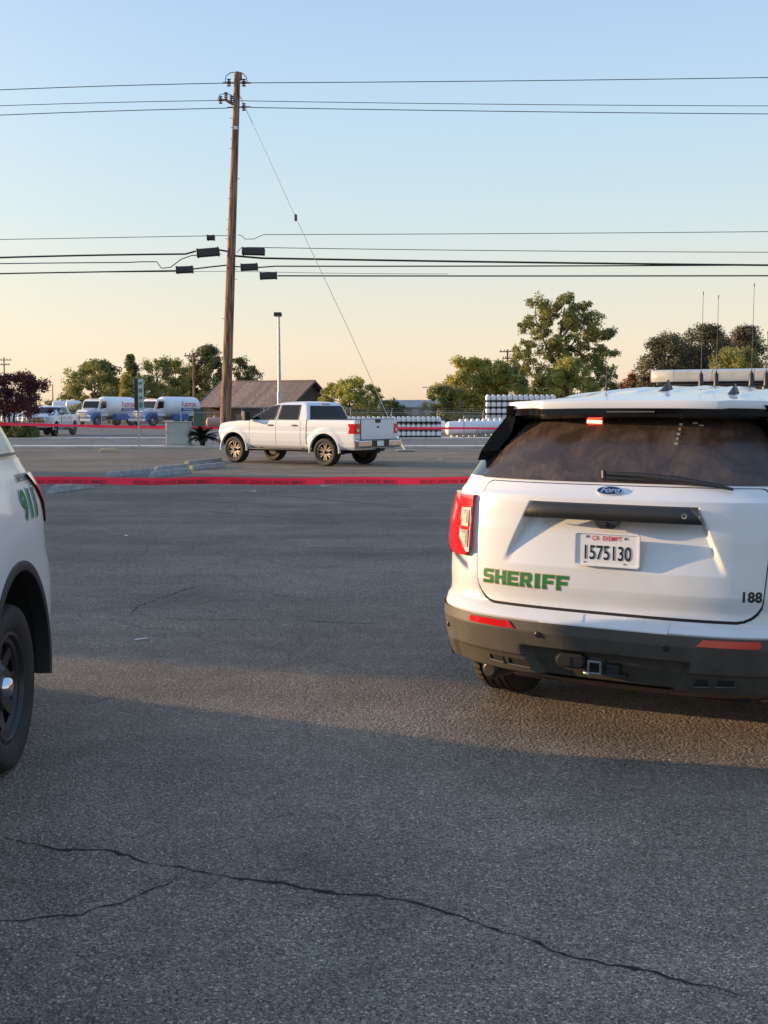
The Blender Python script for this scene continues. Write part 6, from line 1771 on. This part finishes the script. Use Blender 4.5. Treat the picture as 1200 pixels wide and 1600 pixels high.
# ================================================================ brown barn
def build_barn():
    th = R(30); A = Vector((math.cos(th), math.sin(th), 0)); N = Vector((math.sin(th), -math.cos(th), 0))   # A along ridge, N towards the camera side
    D = 105
    ridgeL, ridgeR = at(347, 598, 119), at(489, 597, 114)
    zr, ze = 4.60, 2.03; hw = 4.6
    A = (Vector((ridgeR.x, ridgeR.y, 0)) - Vector((ridgeL.x, ridgeL.y, 0))); Ln = A.length; A.normalize(); N = Vector((A.y, -A.x, 0))
    root = empty('barn', (ridgeL.x, ridgeL.y, 0), math.atan2(A.y, A.x), 'low brown barn with a wide shingle roof behind the wooden pole', 'building')
    # local x along the ridge, local -y towards the camera
    m = MB(); m.box((Ln / 2, 0, ze / 2 + .02), (Ln - .8, hw * 2 - 1.0, ze + .04)); m.build('wall', ['board_brown'], root, smooth=0)
    for xg in (.45, Ln - .45):
        m = MB(); 
        for k in range(22):
            y0 = -hw + .5 + k * (2 * hw - 1) / 22; y1 = y0 + (2 * hw - 1) / 22 - .02
            zt = lambda y: zr - .12 - abs(y) / hw * (zr - ze)
            xx = xg + (.06 if xg > 1 else -.06)
            m = MB(); m.prism([(y0, ze - .2), (y1, ze - .2), (y1, max(zt(y1), ze)), (y0, max(zt(y0), ze))], xx - .03, xx + .03, 'x')
            m.build('gable_board', ['board_brown'], root, smooth=0)
        m = MB(); m.prism([(-hw + .5, ze - .1), (hw - .5, ze - .1), (0, zr - .15)], xg - .02, xg + .02, 'x'); m.build('gable', ['board_brown'], root, smooth=0)
    # shingle courses, front and back slopes
    for sg in (-1, 1):
        nC = 13
        for c in range(nC):
            t0, t1 = c / nC, (c + 1) / nC
            m = MB(); x = -.25 + (0.12 if c % 2 else 0)
            rr_ = random.Random(c * 7 + sg)
            while x < Ln + .2:
                w = min(rr_.uniform(.38, .5), Ln + .25 - x)
                if w < .05: break
                y0, y1 = sg * (hw + .3) * t1, sg * (hw + .3) * t0
                z0, z1 = zr - (zr - ze + .15) * t1, zr - (zr - ze + .15) * t0
                l_ = rr_.uniform(.015, .05)
                m.add([(x, y0, z0 + l_), (x + w - .015, y0, z0 + l_), (x + w - .015, y1, z1), (x, y1, z1), (x, y0, z0 - .02), (x + w - .015, y0, z0 - .02)], [(0, 1, 2, 3), (4, 5, 1, 0)])
                x += w
            o = m.build('shingle_course', ['shingle'], root, smooth=0); o['kind'] = 'stuff'
        m = MB(); m.add([(-.25, sg * (hw + .3), ze - .20), (Ln + .25, sg * (hw + .3), ze - .20), (Ln + .25, 0, zr - .05), (-.25, 0, zr - .05)], [(0, 1, 2, 3)]); m.build('roof_deck', ['board_brown'], root, smooth=0)
        for xe in (-.28, Ln + .28):
            m = MB(); m.add([(xe - .03, sg * (hw + .35), ze - .28), (xe + .03, sg * (hw + .35), ze - .28), (xe + .03, 0, zr - .16), (xe - .03, 0, zr - .16), (xe - .03, sg * (hw + .35), ze - .05), (xe + .03, sg * (hw + .35), ze - .05), (xe + .03, 0, zr + .06), (xe - .03, 0, zr + .06)],
                            [(0, 1, 2, 3), (4, 5, 6, 7), (0, 1, 5, 4), (1, 2, 6, 5), (2, 3, 7, 6), (3, 0, 4, 7)]); m.build('bargeboard', ['board_edge'], root, smooth=0)
    m = MB(); m.tube([(-.3, 0, zr + .04), (Ln + .3, 0, zr + .04)], .07, 8); m.build('ridge_cap', ['shingle'], root)
    for k in range(5):
        m = MB(); m.box((1.0 + k * (Ln - 2) / 4, -hw - .1, ze / 2), (.14, .14, ze)); m.build('porch_post', ['board_edge'], root)
    return root
new_mat('board_edge', (0.13, 0.10, 0.085), 0.9, var=0.2)
build_barn()

# far warehouse on the horizon
a, b_ = at(596, 632, 260), at(700, 632, 260)
root = empty('warehouse', ((a.x + b_.x) / 2, 260, 0), 0, 'long low grey-blue warehouse roof on the horizon right of the pickup', 'building')
w = b_.x - a.x
m = MB(); m.box((0, 0, 1.1), (w, 14, 2.2)); m.build('wall', ['wall_dull'], root)
m = MB(); m.prism([(-7.5, 2.2), (0, 3.9), (7.5, 2.2), (7.5, 2.0), (0, 3.7), (-7.5, 2.0)], -w / 2 - .4, w / 2 + .4, 'x'); m.build('roof', ['sheet_roof'], root, smooth=0)
for k in range(5):
    m = MB(); m.box((-w / 2 + 2 + k * (w - 4) / 4, -7.02, 1.1), (1.6, .06, 1.4)); m.build('door', ['galvanised'], root)

# scattered things in the yard: bin, barrel
c = at(311, 650, 90)
root = empty('waste_bin', (c.x, 90, 0), 0, 'dark green waste bin at the right end of the tanker trucks', 'bin')
m = MB(); m.box((0, 0, .85), (.75, .75, 1.5), taper=1.12); m.build('body', ['bin_green'], root, bevel=.04)
m = MB(); m.box((0, 0, 1.66), (.9, .9, .08)); m.build('lid', ['bin_green'], root, bevel=.03)

# ================================================================ trees
def leaf_mesh(name, clumps, per, size, mat, seed, flat=1.0):
    per = int(per * 1.9); size = size * .74
    """clumps: array of (x, y, z, r). Leaf-sized quads scattered in each clump, denser towards its shell"""
    g = np.random.default_rng(seed)
    c = np.asarray(clumps, float); n = len(c) * per
    idx = np.repeat(np.arange(len(c)), per)
    d = g.normal(size=(n, 3)); d /= np.linalg.norm(d, axis=1)[:, None]
    rad = c[idx, 3] * (g.random(n) ** .45) * (1 + .25 * g.normal(size=n) * .5)
    pos = c[idx, :3] + d * rad[:, None] * np.array([1, 1, .8])
    nrm = d * .6 + g.normal(size=(n, 3)) * .8; nrm /= np.linalg.norm(nrm, axis=1)[:, None]
    a = np.cross(nrm, g.normal(size=(n, 3))); a /= np.linalg.norm(a, axis=1)[:, None]
    b = np.cross(nrm, a)
    s = size * (.6 + .8 * g.random(n)); s1 = s[:, None]; s2 = (s * .55)[:, None]
    V = np.empty((n, 4, 3)); V[:, 0] = pos - a * s1 * .5; V[:, 1] = pos + b * s2 * .5; V[:, 2] = pos + a * s1 * .6 + nrm * s1 * .1; V[:, 3] = pos - b * s2 * .5
    me = bpy.data.meshes.new(name)
    me.vertices.add(n * 4); me.vertices.foreach_set('co', V.reshape(-1))
    me.loops.add(n * 4); me.loops.foreach_set('vertex_index', np.arange(n * 4, dtype=np.int32))
    me.polygons.add(n); me.polygons.foreach_set('loop_start', np.arange(0, n * 4, 4, dtype=np.int32))
    me.materials.append(MAT[mat]); me.update(calc_edges=True); me.validate()
    return me
def tree(px, py_top, width_px, D, label, mat, seed, shape='round', base_z=.8, per=46, nc=70, leaf=.26, cr=.55, bark='bark', name='tree', cat='tree', depth=.8, trunks=1, group=None, tr=.16):
    k = F_PX / D
    t = at(px, py_top, D); h = t.z; w = width_px / k / 2
    root = empty(name, (t.x, D, 0), 0, label, cat, group)
    g = random.Random(seed); cl = []
    for i in range(nc):
        while True:
            u = g.random(); q = g.uniform(0, 2 * math.pi); rr_ = math.sqrt(g.random())
            if shape == 'round': prof = math.sin(math.pi * (u * .80 + .16)) ** .7
            elif shape == 'cone': prof = (1 - u) ** .8 * .95 + .10
            elif shape == 'column': prof = math.sin(math.pi * (u * .75 + .20)) ** .5 * (1 - .35 * u)
            elif shape == 'wide': prof = math.sqrt(max(1 - (u * 1.02 - .15) ** 2, .05))
            elif shape == 'vase': prof = .35 + .75 * math.sin(math.pi * (u * .68 + .10))
            else: prof = 1
            lob = 1 + .28 * math.sin(q * 3 + seed) + .16 * math.sin(q * 5 + u * 7 + seed * 2)
            r_ = w * prof * lob * (.35 + .65 * rr_)
            break
        zc = base_z + (h - base_z - cr * .3) * u
        cl.append((r_ * math.cos(q), r_ * math.sin(q) * depth, zc + g.uniform(-.2, .2), cr * g.uniform(.55, 1.15)))
    cl.append((0, 0, h - cr * .5, cr * .6))
    link_mesh('crown', leaf_mesh('crown', cl, per, leaf, mat, seed), root)
    m = MB()
    for j in range(trunks):
        sx = (j - (trunks - 1) / 2) * .25
        top_ = Vector((sx * 2.5 + g.uniform(-.3, .3), g.uniform(-.2, .2), base_z + (h - base_z) * .7))
        mid = Vector((sx * 1.4 + g.uniform(-.12, .12), 0, base_z + (h - base_z) * .25))
        m.tube([(sx, 0, -.05), mid * .5 + Vector((sx * .3, 0, 0)), mid, top_], [tr * 1.2, tr, tr * .8, tr * .2], 9)
    tk = m.build('trunk', [bark], root)
    m = MB()
    for j in range(16):
        c = cl[g.randrange(len(cl))]
        z0 = max(base_z * .8, c[2] * g.uniform(.45, .75))
        s_ = Vector((0, 0, z0)); e_ = Vector(c[:3])
        m.tube([s_, s_.lerp(e_, .5) + Vector((0, 0, .12)), e_], [tr * .38, tr * .22, tr * .08], 6)
    m.build('limbs', [bark], tk)
    return root
# left group
tree(12, 583, 128, 64.5, 'low spreading maroon-leaved tree at the left edge', 'leaf_maroon', 3, 'wide', 1.45, 64, 150, .16, .46, name='maroon_tree', trunks=3, tr=.06)
# (big masses left to right)
tree(147, 562, 84, 128, 'broad green tree above the left tanker truck', 'leaf_mid', 11, 'round', .8, 60, 120, .34, .75)
tree(168, 566, 52, 132, 'darker green tree at the right side of the broad one', 'leaf_dark', 12, 'round', .8, 60, 80, .34, .7)
tree(205, 553, 36, 130, 'narrow pointed green tree above the street sign', 'leaf_dark', 13, 'cone', .8, 60, 80, .34, .65, name='pointed_tree')
tree(199, 585, 34, 124, 'olive-brown bushy tree at the foot of the pointed one', 'leaf_light', 14, 'round', .6, 56, 50, .30, .6)
tree(243, 560, 42, 126, 'loose light green tree right of the street sign', 'leaf_mid', 15, 'vase', 1.0, 40, 62, .30, .6)
tree(272, 562, 50, 131, 'loose green tree left of the small wooden pole', 'leaf_mid', 16, 'round', .8, 48, 90, .32, .7)
tree(325, 541, 62, 134, 'tall dark tree behind the tall wooden pole', 'leaf_dark', 17, 'round', .8, 60, 130, .34, .8)
tree(302, 575, 60, 137, 'dark tree below the small wooden pole', 'leaf_dark', 18, 'round', .6, 60, 90, .34, .8)
tree(372, 560, 44, 136, 'small dark tree just right of the tall pole', 'leaf_dark', 19, 'vase', .8, 50, 70, .32, .7)
tree(396, 571, 36, 138, 'small dark tree above the barn roof', 'leaf_dark', 20, 'round', .8, 52, 60, .32, .7)
tree(236, 596, 110, 140, 'wide hedge-like green tree behind the tanker trucks', 'leaf_mid', 21, 'wide', .3, 60, 140, .34, .8)
tree(108, 618, 70, 170, 'low dark trees at the horizon left of the broad tree', 'leaf_dark', 22, 'wide', .3, 50, 60, .4, .7)
# hedge under the maroon tree
tree(26, 665, 64, 63.7, 'dark low hedge under the maroon tree', 'leaf_dark', 23, 'wide', .02, 80, 160, .13, .28, name='hedge', cat='hedge', tr=.04)
# middle bush
tree(548, 593, 92, 92, 'yellow-green bush right of the barn above the pickup roof', 'leaf_light', 31, 'wide', .3, 60, 130, .26, .52, name='bush', cat='bush')
tree(612, 628, 50, 110, 'small dark bush right of the yellow-green one', 'leaf_dark', 32, 'wide', .2, 50, 40, .3, .5, name='bush', cat='bush')
# right group
tree(748, 560, 124, 96, 'wide yellow-green bush above the white gas tanks', 'leaf_light', 41, 'wide', .2, 66, 260, .28, .62, name='bush', cat='bush')
tree(700, 603, 66, 92, 'low green bush at the left end of the right bushes', 'leaf_mid', 42, 'wide', .2, 60, 80, .26, .5, name='bush', cat='bush')
tree(790, 568, 84, 104, 'dark green tree between the bushes and the big tree', 'leaf_dark', 43, 'round', .3, 60, 110, .3, .7)
def big_tree():
    D = 108; k = F_PX / D
    root = empty('big_tree', (at(882, 640, D).x, D, 0), 0, 'tallest tree on the right with an open airy crown', 'tree')
    blobs = [(838, 473, 15, .8), (832, 505, 20, 1), (855, 498, 16, 1), (885, 470, 14, .8), (905, 488, 20, 1), (925, 500, 16, .9), (880, 515, 26, 1), (918, 528, 24, 1), (940, 520, 14, .7), (850, 535, 24, 1),
             (822, 545, 16, .8), (885, 550, 30, 1.1), (938, 555, 18, .9), (952, 550, 10, .6), (915, 575, 28, 1), (948, 585, 13, .8), (860, 580, 28, 1), (825, 572, 18, 1), (885, 600, 34, 1), (840, 608, 24, 1), (930, 608, 20, 1), (895, 485, 10, .6), (866, 482, 8, .6), (955, 520, 7, .5), (808, 560, 9, .6)]
    g = random.Random(77); cl = []
    for (px, py, r_, dn) in blobs:
        for j in range(int(12 * dn * (r_ / 16) ** 1.2) + 3):
            q = g.uniform(0, 6.28); s_ = math.sqrt(g.random()) * r_
            P = at(px + s_ * math.cos(q), py + s_ * math.sin(q) * .9, D)
            cl.append((P.x - root.location.x, g.uniform(-1.8, 1.8), P.z, g.uniform(.34, .62)))
    link_mesh('crown', leaf_mesh('crown', cl, 44, .30, 'leaf_mid', 5), root)
    m = MB(); T = lambda px, py, y=0: Vector((at(px, py, D).x - root.location.x, y, at(px, py, D).z))
    m.tube([(0, 0, -.05), T(880, 610), T(874, 560), T(876, 520), T(882, 480)], [.34, .28, .20, .13, .05], 10)
    tk = m.build('trunk', ['bark'], root)
    for pts, r0 in (([(876, 575), (856, 545), (838, 500), (838, 478)], .13), ([(877, 560), (900, 530), (915, 500)], .12), ([(879, 590), (915, 565), (945, 550)], .12), ([(878, 600), (905, 590), (940, 590)], .10), ([(874, 590), (845, 570), (822, 555)], .11), ([(876, 530), (895, 505), (905, 485)], .08)):
        m = MB(); m.tube([T(*p, y=g.uniform(-.8, .8) if i else 0) for i, p in enumerate(pts)], [r0 * (1 - .75 * i / (len(pts) - 1)) for i in range(len(pts))], 7); m.build('limb', ['bark'], tk)
    return root
big_tree()
tree(888, 560, 70, 94, 'bright yellow-green bushy tree in front of the big tree', 'leaf_light', 45, 'round', .3, 60, 120, .26, .55)
tree(850, 590, 50, 100, 'dark bushy tree left below the big tree', 'leaf_dark', 46, 'round', .3, 60, 80, .28, .6)
tree(945, 596, 50, 112, 'dark low tree right below the big tree', 'leaf_dark', 47, 'wide', .3, 60, 70, .28, .6)
tree(985, 583, 44, 120, 'rust-brown low tree above the right SUV roof', 'leaf_rust', 48, 'wide', .3, 60, 60, .28, .55)
tree(1044, 522, 88, 118, 'dark grey-green tree left behind the light bar', 'leaf_grey', 49, 'round', .4, 66, 230, .30, .95)
tree(1106, 508, 96, 120, 'dark grey-green tree in the middle behind the light bar', 'leaf_grey', 50, 'round', .4, 66, 270, .30, 1.0)
tree(1163, 510, 80, 126, 'dark grey-green tree at the right behind the light bar', 'leaf_grey', 51, 'round', .4, 66, 220, .30, .95)
tree(1150, 545, 90, 112, 'olive bushy tree in front of the dark trees behind the light bar', 'leaf_mid', 52, 'wide', .4, 64, 150, .28, .8)
tree(1078, 540, 60, 124, 'dark grey-green tree filling the gap behind the left whip antenna', 'leaf_grey', 55, 'round', .3, 66, 120, .30, .9)
tree(1060, 580, 120, 126, 'low dark green tree mass behind the light bar', 'leaf_grey', 53, 'wide', .2, 60, 120, .32, .8)
tree(1260, 560, 100, 116, 'grey-green tree just outside the right edge', 'leaf_grey', 54, 'wide', .2, 60, 100, .32, .8)
# far tree line closing the horizon
g_ = np.random.default_rng(3)
cl = [(x + g_.uniform(-3, 3), 420 + g_.uniform(-12, 12), g_.uniform(.6, 3.2) * (1 + .5 * math.sin(x * .03)), g_.uniform(1.6, 2.8)) for x in np.arange(-420, 420, 1.3)]
o = link_mesh('far_tree_line', leaf_mesh('far_tree_line', cl, 44, 1.1, 'leaf_dark', 9)); tag(o, 'far dark line of trees along the whole horizon', 'trees', None, 'stuff')
# dry grass and weeds along the far kerb
